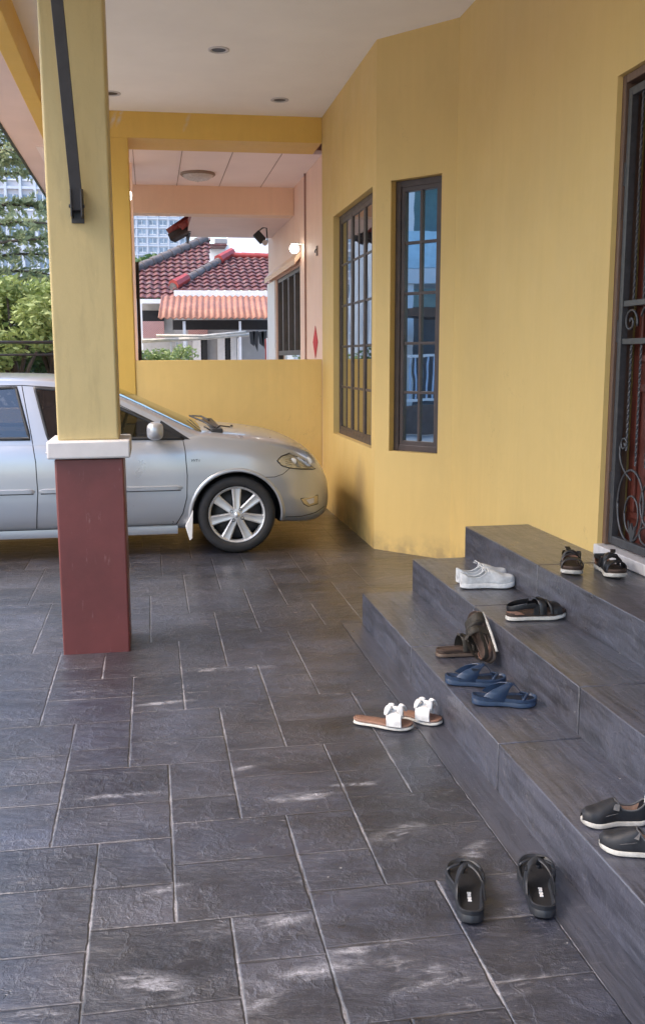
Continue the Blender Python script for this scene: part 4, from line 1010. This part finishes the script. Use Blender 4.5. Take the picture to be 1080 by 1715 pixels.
# olive sandal lying flat and its mate leaning on the riser
sport('strap_sandal','dark olive strap sandal lying flat on the lowest step beside the leaning one',1.178,3.800,.172,4,1,L=.225,strapm='olive',solem='brown_sole',foot_='brown_dark',heel=False,group='brown strapped sandals on the lowest step')
ls=sport('strap_sandal','brown strap sandal tipped on its side, leaning against the riser above the blue pair',1.335,3.700,.185,0,-1,L=.245,strapm='olive',foot_='brown_dark',solem='brown_sole',group='brown strapped sandals on the lowest step')
# toe points up and away along the riser, sole turned towards the riser
xa=Vector((-.04,.78,.62)).normalized(); zq=Vector((-.88,-.30,.36)); zq=(zq-xa*zq.dot(xa)).normalized(); ya=zq.cross(xa)
ls.rotation_euler=Matrix((xa,ya,zq)).transposed().to_euler(); ls.location=(1.368,3.610,.196)
m=MB(); m.tube([(.02+.2*k/10,-.047-.004*math.sin(math.pi*k/10),.016) for k in range(11)],.006,6); S_build(m,'sole_stripe',M['sole_white'],ls,smooth=True)

# closed shoes
def upper_rows(L,W,side,z0,hf,open_,n=46,mk=22,inn=.006):
    "cross sections of a closed shoe upper; open_(t) gives the half opening angle in radians"
    rows=[]
    for i in range(n+1):
        t=.012+.976*(.5-.5*math.cos(math.pi*i/n)); a,b=halfw(L,W,t,side); a+=inn*min(1,(b-a)/.05); b-=inn*min(1,(b-a)/.05); h=hf(t); op=open_(t); row=[]; half=[]
        for k in range(mk+1):
            ph=math.pi*k/mk; lim0=math.pi/2-op; 
            if k<=mk/2: ph=min(math.pi/2,(k/(mk/2))*lim0)
            else: ph=math.pi-min(math.pi/2,((mk-k)/(mk/2))*lim0)
            y=(a+b)/2-(b-a)/2*math.copysign(abs(math.cos(ph))**.62,math.cos(ph)); z=z0+h*math.sin(ph)**.72 if math.sin(ph)>0 else z0
            row.append((L*t,y,z+.008*max(0,(t-.8)/.2)))
        rows.append(row)
    return rows
def closed(name,label,x,y,z,ang,side,L,W,mu,ml,group,hf,op,sole_m,lace=False,sole_h=.024,gore=False):
    t=place(name,label,'shoe',x,y,z,ang,group)
    m=MB(); sole(m,L,W,side,0,sole_h,lambda q:.008*max(0,(q-.8)/.2)+.003*max(0,1-q/.15)); S_build(m,'sole',M[sole_m],t,auto=50)
    rows=upper_rows(L,W,side,sole_h-.004,hf,op); m=MB(); mk=len(rows[0])
    for i in range(len(rows)-1):
        for k in range(mk-1):
            tt=(rows[i][0][0]+rows[i+1][0][0])/2/L
            if k in (mk//2-1,mk//2) and op(tt)>.05: continue
            m.add([rows[i][k],rows[i][k+1],rows[i+1][k+1],rows[i+1][k]],[(0,1,2,3)])
    m.f.append(tuple(len(m.v)+k for k in range(mk))); m.v+=[tuple(p) for p in rows[0]]; m.mi.append(0)
    u=S_build(m,'upper',M[mu],t,auto=60,solid=.0035)
    m=MB(); o=scale_loop(outline(L,W,side),.012,L); m.add([(a,b,sole_h+.004) for a,b in o],[tuple(range(len(o)))]); S_build(m,'insole',M[ml],t)
    m=MB()
    for i in range(2,len(rows)-4):
        for k in range(mk-1):
            tt=(rows[i][0][0]+rows[i+1][0][0])/2/L
            if k in (mk//2-1,mk//2) and op(tt)>.05: continue
            def sh(r,k): c=(r[0][1]+r[-1][1])/2; y=r[k][1]; return (r[k][0],c+(y-c)*.93,r[k][2]-.0025)
            m.add([sh(rows[i],k),sh(rows[i],k+1),sh(rows[i+1],k+1),sh(rows[i+1],k)],[(0,1,2,3)])
    S_build(m,'lining',M[ml],t,smooth=True)
    # padded collar edge
    e1=[r[mk//2-1] for r in rows if op(r[0][0]/L)>.05]; e2=[r[mk//2+1] for r in rows if op(r[0][0]/L)>.05]
    m=MB(); m.tube(e1+e2[::-1],.0035,6,closed=True); c=S_build(m,'collar',M['grey_canvas'] if gore else M[mu],t,smooth=True); 
    return t,rows
hs1=lambda t: cr([(0,.052),(.08,.060),(.25,.052),(.40,.058),(.5,.068),(.62,.060),(.8,.042),(.93,.034),(1,.018)])(t)
op1=lambda t: cr([(0,.0),(.04,.5),(.12,.95),(.3,1.05),(.42,.8),(.5,.30),(.56,.0),(1,0)])(t)
def sneaker(label,x,y,ang,side):
    t,rows=closed('white_sneaker',label,x,y,.343,ang,side,.272,.10,'canvas_white','canvas_white','white sneakers on the middle step',hs1,op1,'canvas_white')
    m=MB(); rows=[]
    for i in range(7):
        u=i/6; rows.append([(.118+.058*u,-.014+.028*k/4,.088-.018*u+.004*math.sin(math.pi*k/4)) for k in range(5)])
    m.grid(rows); S_build(m,'tongue',M['canvas_white'],t,solid=.004,smooth=True)
    m=MB()
    for k in range(5):
        xx=.118+.015*k; zz=.092-.0055*k; m.tube([(xx,-.026,zz-.010),(xx+.002,-.012,zz+.002),(xx+.004,.012,zz+.002),(xx+.006,.026,zz-.010)],.0022,5)
    m.tube([(.118,0,.094),(.105,.018,.103),(.098,.026,.094),(.112,.012,.09)],.002,5); m.tube([(.118,0,.094),(.108,-.020,.102),(.100,-.03,.088)],.002,5)
    S_build(m,'lace',M['white'],t,smooth=True)
    m=MB(); m.tube([(.268-.10*(1-math.cos(a))*.35,.035*math.sin(a)*1.0,.032) for a in [R(-80+10*k) for k in range(17)]],.003,5); S_build(m,'toe_cap_seam',M['cap'],t)
sneaker('scuffed white sneaker on the middle step, nearer one, toe to the right',1.447,4.300,-2,-1)
sneaker('scuffed white sneaker on the middle step, half hidden behind the nearer one',1.462,4.405,2,1)
hs2=lambda t: cr([(0,.060),(.06,.078),(.2,.066),(.38,.064),(.5,.070),(.6,.062),(.8,.044),(.93,.032),(1,.014)])(t)
op2=lambda t: cr([(0,.0),(.03,.4),(.1,.85),(.25,1.0),(.4,.9),(.47,.35),(.52,.0),(1,0)])(t)
def slipon(label,x,y,ang,side):
    t,rows=closed('slip_on_shoe',label,x,y,.173,ang,side,.262,.098,'canvas_black','lining_tan','black slip-on shoes on the lowest step',hs2,op2,'sole_white',sole_h=.017,gore=True)
    m=MB(); m.bar((.006,0,.060),(.004,0,.098),.016,.004,(0,1,0)); S_build(m,'pull_tab',M['cap'],t,bevel=.001)
    m=MB()
    for s_ in (1,-1):
        m.tube([(.13+.016*k,s_*(.0415-.0010*k*k*.3),.052-.004*k) for k in range(0,6)],.0012,4)
    S_build(m,'stitching',M['grey_canvas'],t,smooth=True)
    for s_ in (1,-1): m=MB(); m.bar((.128,s_*.020,.074),(.134,s_*.034,.058),.022,.004); S_build(m,'elastic_gore',M['grey_canvas'],t,bevel=.001)
    t.scale=(.70,.78,.84)
slipon('black canvas slip-on with pale sole on the lowest step, the farther one',1.316,2.272,171,1)
slipon('black canvas slip-on with pale sole on the lowest step, the nearer one',1.290,2.090,155,-1)
# white bow slides
def bow(label,x,y,ang,side):
    t=place('bow_slide',label,'sandal',x,y,.004,ang,'white bow slides on the floor'); L,W=.245,.092
    m=MB(); sole(m,L,W,side,0,.012,lambda q:.004*max(0,(q-.8)/.2)); S_build(m,'sole',M['sole_white'],t,auto=50)
    m=MB(); sole(m,L*.99,W*.96,side,.012,.022,lambda q:.004*max(0,(q-.8)/.2)+.004*max(0,1-q/.2)); f=S_build(m,'footbed',M['cork'],t,auto=50)
    m=MB(); strap(m,L,W,side,.72,.66,.018,.048,.062,.004,0,power=.6); S_build(m,'strap',M['white_cloth'],t,auto=60)
    m=MB()
    for sx,sy,r in ((1,1,1),(-1,-1,1),(1,-1,.8),(-1,1,.8)):
        rows=[]
        for i in range(9):
            u=i/8; c=Vector((L*.70+sx*.012+sx*.020*u*r,sy*.034*u*r,.072+.020*math.sin(math.pi*u)-.010*u)); w=.004+.016*math.sin(math.pi*min(1,u*.85))
            rows.append([c+Vector((-w*sy,w*.4*sx,.0)),c+Vector((0,0,.009*math.sin(math.pi*u)+.003)),c+Vector((w*sy,-w*.4*sx,0)),c+Vector((0,0,-.006))])
        m.grid(rows,0,True)
    S_build(m,'bow_loop',M['white_cloth'],t,smooth=True,subd=1)
    m=MB(); m.lathe([(.001,.014),(.010,.010),(.012,0),(.009,-.010),(.001,-.012)],(L*.70,0,.076),'X',12); S_build(m,'knot',M['white_cloth'],t,smooth=True)
bow('white bow slide with tan footbed on the floor, the left one of the pair',.762,3.545,-29,1)
bow('white bow slide on the floor, the right one, its heel behind the other',.912,3.610,-38,-1)
# ------------------------------------------------------------------ background beyond the carports
q=NB('weathered_red_roof_tile'); p=q.obj(); c=q.mix(q.ramp(q.noise(p,5,4),.35,.65),(.07,.022,.022),(.15,.045,.042)); c=q.mix(q.ramp(q.noise(p,9,3),.5,.72,0,.7),c,(.26,.20,.19)); M['roof_red']=q.fin(c,.65)
M['roof_or']=basic('faded_orange_sheet',(.30,.125,.075),.6,var=.25,scale=2.5)
M['ridge_grey']=basic('mortared_grey_ridge',(.13,.11,.105),.85,var=.4,scale=5,bump=.3)
M['ridge_red']=basic('fresh_red_paint_tile',(.33,.045,.035),.5,var=.15)
def tiled(px,Ye,pitch,tw,name,root,mat,amp=.028,row=.30):
    "roof plane facing the camera through the eave at depth Ye; px: outline in photo pixels, turned into metres on the plane"
    n=Vector((0,-math.sin(pitch),math.cos(pitch))); e=at(px[0][0],px[0][1],1,Ye); up=Vector((0,math.cos(pitch),math.sin(pitch)))
    o=Vector((0,0,CH)); P=[]
    for (a,b) in px:
        d=(at(a,b,1,1.)-o); t=(e-o).dot(n)/d.dot(n); q=o+d*t; P.append(((q-e).x,(q-e).dot(up)))
    x0,x1=min(p[0] for p in P),max(p[0] for p in P); y0,y1=min(p[1] for p in P),max(p[1] for p in P)
    m=MB(); k=6; nx=int((x1-x0)/tw)+2; ny=int((y1-y0)/row)+2
    for j in range(ny):
        for i in range(nx*k):
            xa=x0+i*tw/k; xb=xa+tw/k; ya=y0+j*row; yb=ya+row*1.02
            if not inpoly((xa+xb)/2,(ya+yb)/2,P) and not inpoly((xa+xb)/2,ya+.02,P): continue
            def Q(x,y,l): 
                ph=((x-x0)/tw)%1; hgt=amp*(math.sin(math.pi*ph/.62) if ph<.62 else -.55*math.sin(math.pi*(ph-.62)/.38))
                return e+Vector((x,0,0))+up*y+n*(hgt+l)
            m.add([Q(xa,ya,.045),Q(xb,ya,.045),Q(xb,yb,.0),Q(xa,yb,.0)],[(0,1,2,3)])
            m.add([Q(xa,ya,-.0),Q(xb,ya,-.0),Q(xb,ya,.045),Q(xa,ya,.045)],[(0,1,2,3)])
    m.build(name,mat,root,auto=40)
    def on(a,b,l=0):
        d=(at(a,b,1,1.)-o); t=(e-o).dot(n)/d.dot(n); return o+d*t+n*l
    return on
def ridge(on,a,b,root,mat,r=.10,seg=.36,name='ridge_cap'):
    A,B=on(*a,.05),on(*b,.05); L=(B-A).length; N=max(2,int(L/seg)); m=MB()
    for i in range(N):
        p=A+(B-A)*i/N; q=A+(B-A)*(i+1.08)/N; m.tube([p,q],[r*1.12,r*.92],10)
    m.build(name,mat,root,smooth=False,auto=50)
YH=25.0
bg1=thing('tiled_bungalow','neighbouring bungalow with weathered red tile roofs and an orange awning','house',(3,26,0))
on=tiled([(290,487),(470,487),(470,428),(385,428)],YH,R(24),.21,'roof',bg1,M['roof_red'],row=.27)
ridge(on,(290,484),(385,430),bg1,M['ridge_grey']); ridge(on,(383,430),(470,433),bg1,M['ridge_red'],.08)
m=MB(); p=on(291,484,.1); q=on(312,472,.1); m.tube([p,q],[.15,.13],8); p=on(366,441,.1); q=on(388,428,.1); m.tube([p,q],[.14,.12],8); m.build('end_cap',M['ridge_red'],bg1)
on2=tiled([(222,500),(322,500),(350,470),(352,404),(343,402),(222,456)],YH+1.5,R(30),.21,'roof',bg1,M['roof_red'],row=.27)
ridge(on2,(222,456),(344,403),bg1,M['ridge_grey'],.13)
def fbox(px0,py0,px1,py1,Y,d,mat,name,root,mi=0,bev=0):
    a=at(px0,py1,1,Y); b=at(px1,py0,1,Y); m=MB(); m.box(a.x,b.x,Y,Y+d,a.z,b.z); return m.build(name,mat,root,bevel=bev)
fbox(292,487,470,497,YH-.1,.12,M['white'],'fascia',bg1)
fbox(222,501,300,508,YH+1.3,.12,M['white'],'fascia',bg1)
fbox(296,497,470,640,YH+.9,.2,M['grey_conc'],'wall',bg1)
fbox(222,508,300,640,YH+2.3,.2,basic('cream_render',(.45,.42,.38),.8),'wall',bg1)
fbox(230,508,238,640,YH+1.2,.3,M['white'],'post',bg1)
# orange awning with a valance of deep shade and its posts
o1=at(265,533,1,YH-1.8); o2=at(470,533,1,YH-1.8); m=MB(); rows=[]
N=int((o2.x-o1.x)/.018)
for j in range(2):
    rows.append([])
    for i in range(N+1):
        x=o1.x+(o2.x-o1.x)*i/N; ph=(i%8)/8; rows[-1].append((x+(.12 if j else 0),(YH-1.8)+(1.7 if j else 0),o1.z+(.62 if j else 0)+.018*math.cos(2*math.pi*ph)))
m.grid(rows); m.build('awning',M['roof_or'],bg1,solid=.02,auto=50)
fbox(290,536,470,552,YH-.2,.3,M['dark_void'],'awning_shade',bg1)  # dark strip standing in for the shade under the awning
fbox(237,520,275,552,YH+2.2,.05,M['dark_void'],'window',bg1)
for a,b,mt in ((325,338,'cap'),(338,347,'dark_void'),(366,378,'cap'),(378,386,'dark_void'),(386,396,'cap')):
    fbox(a,562,b,640,YH+.82,.06,M[mt],'door_panel' if mt=='cap' else 'doorway',bg1)
for a in (309,402): fbox(a,538,a+2,640,YH-1.7,.05,M['cap'],'post',bg1)
q=NB('checked_brick'); bt=q.n('TexBrick',Scale=9.); bt.inputs['Color1'].default_value=(.26,.05,.05,1); bt.inputs['Color2'].default_value=(.34,.08,.07,1); bt.inputs['Mortar'].default_value=(.45,.33,.3,1); bt.inputs['Mortar Size'].default_value=.06
q.t.links.new(q.map(q.pos(),(1,1,1),rot=(R(90),0,0)),bt.inputs['Vector']); M['brick_red']=q.fin(bt.outputs['Color'],.8)
fbox(240,538,275,566,YH+.8,.06,M['brick_red'],'brick_panel',bg1); fbox(316,547,348,560,YH+.8,.08,M['brick_red'],'brick_panel',bg1)
# white house with parapet behind
wh=thing('white_house','plain white two storey house block rising behind the red roofs','house',(4,33,0))
fbox(345,410,384,470,32,4,M['white'],'wall',wh); fbox(382,398,480,470,34,4,basic('bright_white_render',(.85,.85,.86),.7,var=.02),'wall',wh); fbox(386,424,480,434,31.5,.3,M['cap'],'parapet_coping',wh)
fbox(341,398,346,430,31,.3,M['white'],'pipe',wh); fbox(351,408,381,412,31.2,1.0,M['roof_red'],'small_roof',wh,bev=.05); fbox(360,400,381,407,31.8,.3,M['grey_conc'],'ledge',wh)
# bamboo washing poles on stands, with dark washing
pg=thing('washing_poles','pale bamboo washing poles laid across stands over the hedge next door','clothes pole',tuple(at(330,600,1,19)))
m=MB(); m.tube([at(238,572,1,19),at(330,567,1,19),at(420,560,1,19)],.035,8); m.tube([at(262,562,1,18.8),at(340,563,1,18.8),at(412,556,1,18.8)],.028,8); m.tube([at(238,570,1,18.9),at(300,568,1,18.9)],.025,8); m.build('pole',basic('bamboo_pole',(.52,.47,.40),.6,var=.2,scale=12),pg,smooth=True)
m=MB()
for x in (286,296,313,399): m.tube([at(x,566,1,19),Vector((at(x,566,1,19).x,19,0))],.018,6)
m.build('stand_post',M['cap'],pg)
m=MB()
for i,x in enumerate((422,428,437,442)): 
    p=at(x,556,1,18.7); m.prism([(p.x-.05,18.7,p.z),(p.x+.06,18.7,p.z+.02),(p.x+.04,18.7,p.z-.28-.1*(i%2)),(p.x-.03,18.7,p.z-.22)],(0,.05,0))
m.build('washing',M['black'],pg)
ck=thing('striped_sheet','red and white striped cloth hanging at the end of the washing poles','cloth',tuple(at(449,600,1,18)))
m=MB()
for i,(a,mm) in enumerate(((444,0),(446.3,1),(448.6,0),(451,1))):
    p=at(a,568,1,18); q_=at(a+2.3,606,1,18); m.box(p.x,q_.x,18,18.03,q_.z-.6,p.z+.02*i,mm)
m.build('cloth_sheet',[M['ridge_red'],M['white']],ck)
# towers of flats
def tower(label,px0,px1,Y,zt,floors,cols,wallc,seed,z0=0,fh=3.0,red=False):
    a=at(px0,400,1,Y); b=at(px1,400,1,Y); r=random.Random(seed)
    t=thing('apartment_tower',label,'tower block',((a.x+b.x)/2,Y,0))
    m=MB(); m.box(a.x,b.x,Y,Y+14,0,zt); m.build('wall',wallc,t)
    cw=(b.x-a.x)/cols; bal=basic('tower_slab',(.50,.53,.58),.8,var=.05); wn=basic('tower_window',(.20,.25,.32),.2,.2,var=.4,scale=.6)
    m=MB()
    for c in range(cols+1):
        x=a.x+c*cw
        m.box(x-.14,x+.14,Y-.4,Y+.05,0,zt+.3)
    for f in range(floors): z=zt-fh*(f+1); m.box(a.x,b.x,Y-.35,Y+.02,z-.14,z+.14)
    m.build('balcony_grid',bal,t)
    cnt=0
    for f in range(floors):
        for c in range(cols):
            x=a.x+cw*(c+.5); z=zt-fh*(f+1)+.9; 
            if cnt<100 and z>zt-fh*22 and z>Y*.07:
                w=MB(); w.box(x-cw*.34,x+cw*.34,Y-.06,Y+.03,z,z+1.5); k=w.build('window',wn,t); cnt+=1
                w=MB(); w.box(x-.05,x+.05,Y-.12,Y-.06,z,z+1.5); w.box(x-cw*.32,x+cw*.32,Y-.14,Y-.06,z-.15,z); j=w.build('frame',M['white'],t); j.parent=k
    if red: m=MB(); m.box(a.x+cw*1.1,a.x+cw*1.6,Y-.7,Y-.4,0,zt); m.build('red_fin',basic('tower_red',(.42,.12,.13),.8),t)
tw_=basic('tower_white',(.42,.45,.50),.8,var=.06,scale=.3)
tower('pale blue white apartment tower seen between the red roof and the peach beam',212,318,330,82,26,6,tw_,2,fh=2.9)
tower('tall grey and white apartment tower behind the feathery tree on the left',-60,88,110,60,19,6,basic('tower_grey',(.50,.49,.52),.8,var=.08,scale=.3),3,fh=3.1,red=True)
tower('grey apartment tower far left, partly behind the leaning tree branches',-330,-75,140,62,8,8,tw_,5,fh=3.1)

# trees
def leafmat(name,c1,c2,tr=.25):
    q=NB(name); p=q.obj(); f=q.ramp(q.noise(p,1.1,3),.35,.65); rnd_=q.n('NewGeometry')
    c=q.mix(f,c1,c2); c=q.mix(.35,c,q.mix(q.noise(p,17,2),tuple(x*.5 for x in c2),tuple(x*1.7 for x in c2)))
    q.fin(c,.55); b=q.b; t=q.n('BsdfTranslucent'); q.t.links.new(c,t.inputs[0]); mx=q.n('MixShader'); mx.inputs[0].default_value=tr; q.t.links.new(b.outputs[0],mx.inputs[1]); q.t.links.new(t.outputs[0],mx.inputs[2]); q.t.links.new(mx.outputs[0],q.out.inputs[0]); return q.m
LG=leafmat('bright_leaf',(.17,.25,.07),(.32,.38,.14)); LD=leafmat('deep_leaf',(.05,.10,.035),(.09,.15,.05)); LF=leafmat('feathery_leaf',(.24,.29,.15),(.34,.38,.22),.45); BK=basic('bark',(.09,.07,.055),.9,var=.3,scale=10,bump=.4)
def leaves(m,c,rad,n,ls,rn,flat=1.,el=1.6):
    for _ in range(n):
        d=Vector((rn.gauss(0,1),rn.gauss(0,1),rn.gauss(0,flat))).normalized()*rn.random()**.45
        p=Vector(c)+Vector((d.x*rad[0],d.y*rad[1],d.z*rad[2])); a=Vector((rn.gauss(0,1),rn.gauss(0,1),rn.gauss(0,.6))).normalized(); b=a.cross(Vector((rn.gauss(0,1),rn.gauss(0,1),rn.gauss(0,1)))).normalized(); s=ls*rn.uniform(.6,1.3)
        m.add([p-a*s*el/2,p+b*s*.32,p+a*s*el/2,p-b*s*.32],[(0,1,2,3)])
def bushy(name,label,x,y,h,clumps,mat,seed,ls=.12,n=260,cr_=.5,cat='tree',spread=(1.5,1.2),z0=.6,group=None):
    rn=random.Random(seed); t=thing(name,label,cat,(x,y,0),0,group); m=MB(); tr=MB()
    tr.tube([(x,y,-.1),(x+.05,y,h*.35),(x-.05,y+.05,h*.7)],[.10,.07,.03],8)
    for k in range(clumps):
        c=Vector((x+rn.uniform(-1,1)*spread[0],y+rn.uniform(-1,1)*spread[1],z0+(h-z0)*rn.random()**.8)); r=cr_*rn.uniform(.6,1.2)
        leaves(m,c,(r,r,r*.7),int(n*r/cr_),ls,rn); 
        if k%2==0: tr.tube([(x,y,c.z*.5),(c.x*.5+x*.5,(c.y+y)/2,c.z*.8),tuple(c)],[.04,.025,.01],5)
    m.build('crown',mat,t,fixn=False); tr.build('trunk',BK,t,smooth=True)
    return t
# left: lush green shrubs behind the car, then the feathery tree in front of the tower
def px_at(px,Y): return at(px,500,1,Y).x
bushy('leafy_shrub','bright green leafy shrub behind the car roof, left of the pillar',px_at(20,13.5),13.5,2.45,15,LG,11,.075,430,.36,'shrub',(.75,.7),1.0)
bushy('leafy_shrub','yellow green shrub just left of the pillar behind the car',px_at(82,14.2),14.2,2.4,13,LG,12,.07,430,.34,'shrub',(.55,.7),1.9)
bushy('leafy_shrub','dark green shrub low behind the car, under the pale fence rails',px_at(45,15.2),15.6,1.8,16,LD,13,.08,420,.42,'shrub',(1.6,.6),.7)
bushy('leafy_shrub','dense dark shrub at far left beyond the driveway',px_at(-120,15),15,2.3,20,LD,17,.10,380,.55,'shrub',(1.5,1.0),.8)
bushy('leafy_shrub','green shrub under the washing poles beside the white post',at(260,590,1,18).x,18.2,1.55,12,LG,14,.06,300,.24,'shrub',(.75,.4),.7)
bushy('garden_tree','round green tree in front of the pale tower, beyond the red roof',at(235,430,1,42).x,42,5.5,30,LD,15,.30,300,1.0,'tree',(1.2,1.0),3.0)
bushy('garden_tree','small dark tree beyond the red roof, right of the round tree',at(276,430,1,46).x,46,5.7,14,LD,16,.30,220,.8,'tree',(.7,.8),4)
# feathery tree with long drooping branches
rn=random.Random(21); fx=px_at(-55,16.5); ft=thing('feathery_tree','tall thin tree with feathery light green sprays in front of the tower at left','tree',(fx,16.5,0))
tr=MB(); lv=MB(); tr.tube([(fx,16.5,-.1),(fx+.05,16.5,2.5),(fx-.05,16.6,5),(fx+.1,16.6,8.5)],[.15,.12,.09,.03],10)
for k in range(34):
    z=2.3+5.2*(k/33)+rn.uniform(-.1,.1); s=rn.choice((1,1,1,-1)); ln=rn.uniform(1.1,2.2)*(1 if z<6.3 else .7); dy=rn.uniform(-.7,.7)
    pts=[Vector((fx,16.5,z))+Vector((s*ln*u,dy*u,.35*u*ln-.5*u*u*ln*.6)) for u in [i/8 for i in range(9)]]
    tr.tube(pts,[.028*(1-.85*i/8)+.004 for i in range(9)],5)
    for i in range(2,9):
        for w in range(5):
            b=pts[i]+(pts[i-1]-pts[i])*rn.random(); d=Vector((s*rn.uniform(.1,.8),rn.gauss(0,.5),rn.uniform(-.35,.35))).normalized(); l2=rn.uniform(.18,.42)
            for j in range(16):
                p=b+d*l2*j/16+Vector((0,0,-.05*(j/16)**2)); q=Vector((rn.gauss(0,1),rn.gauss(0,1),rn.gauss(0,1))).normalized(); e=(d+q*.9).normalized(); sz=rn.uniform(.07,.14); wv=e.cross(q).normalized()*sz*.2
                lv.add([p,p+e*sz*.5+wv,p+e*sz,p+e*sz*.5-wv],[(0,1,2,3)])
lv.build('crown',LF,ft,fixn=False); tr.build('trunk',BK,ft,smooth=True)
# fence rails behind the car
fr=thing('rail_fence','thin pale rail fence in front of the shrubs behind the car','fence',(px_at(30,11.6),11.6,0))
m=MB(); m.tube([Vector((-4.0,11.6,1.66)),Vector((-.55,11.6,1.64))],.018,8); m.tube([Vector((-4.0,11.6,1.50)),Vector((-.55,11.6,1.50))],.013,8); m.tube([Vector((-4.0,11.6,.9)),Vector((-.55,11.6,.9))],.013,8); m.build('rail',M['iron'],fr,smooth=True)
for x in (-3.9,-2.9,-1.95,-1.02,-.6): m=MB(); m.tube([(x,11.6,0),(x,11.6,1.7)],.02,8); m.build('post',M['steel_dark'],fr,smooth=True)
# dark house wall glimpsed between the shrubs
sh=thing('garden_shed','dark shed wall glimpsed between the shrubs left of the pillar','shed',(px_at(75,16.8),17,0))
m=MB(); m.box(px_at(30,17),px_at(110,17),17,18,0,2.45); m.build('wall',basic('dark_timber_wall',(.03,.028,.026),.8,var=.4),sh)
m=MB(); m.prism([(px_at(25,17),16.7,2.45),(px_at(115,17),16.7,2.45),(px_at(115,17),18.2,2.7),(px_at(25,17),18.2,2.7)],(0,0,.06)); m.build('roof',M['steel_dark'],sh)

# ------------------------------------------------------------------ across the drive, seen mirrored in the bay window
oh=thing('balcony_house','pale blue house with balcony across the road, mirrored in the bay window','house',(-14,5,0))
bl=basic('pale_blue_render',(.40,.62,.70),.7,var=.1); gy=basic('blue_grey_render',(.20,.24,.30),.7,var=.1)
m=MB(); m.box(-17,-14.2,0,10,0,8); m.build('wall',bl,oh)
m=MB(); m.box(-14.2,-12.4,1,9.5,3.05,3.35); m.box(-14.2,-12.2,.5,10,5.7,5.9); m.build('balcony_slab',M['white'],oh)
m=MB(); m.box(-12.55,-12.4,1,9.5,3.36,4.15); m.build('balcony_wall',basic('sky_blue_balustrade',(.50,.70,.80),.6),oh)
for y in (1.5,4.0,5.6,7.8): m=MB(); m.box(-14.24,-14.2+.02,y,y+1.1,4.2,5.4); k=m.build('window',basic('teal_window',(.10,.22,.26),.2),oh)
for y in (1.2,4.9,9.2): m=MB(); m.box(-12.7,-12.45,y,y+.25,0,5.7); m.build('column',M['white'],oh)
m=MB(); m.box(-14.24,-14.17,2.,8.5,.3,2.6); m.build('doorway',basic('grey_brown_shutter',(.14,.13,.14),.6),oh)
gf=thing('boundary_fence','white barred fence on a brown wall along the road, mirrored in the bay window','fence',(-9,5,0))
m=MB(); m.box(-9.1,-9,-1,6.9,0,.55); m.build('wall',basic('brown_wall',(.16,.11,.09),.8,var=.2),gf)
for z in (.62,1.45): m=MB(); m.box(-9.08,-9.04,-1,6.9,z,z+.05); m.build('rail',M['white'],gf)
m=MB()
for i in range(72): m.box(-9.07,-9.05,-1+.11*i,-.97+.11*i,.66,1.45)
o=m.build('bars',basic('blue_white_bars',(.45,.55,.70),.5),gf)
m=MB(); m.box(-9.2,-8.95,4.4,4.7,0,1.9); m.box(-9.2,-8.95,6.9,7.2,0,1.9); m.build('post',M['cap'],gf)
ho=thing('road_side_roof','low brown carport roof across the road, mirrored in the bay window','roof',(-11,5,0))
m=MB(); m.box(-11.8,-10.4,1,8.5,2.25,2.40); m.build('roof_sheet',M['timber_frame'],ho)
for y in (1.3,8.2): m=MB(); m.box(-10.6,-10.5,y,y+.1,0,2.25); m.build('post',M['cap'],ho)
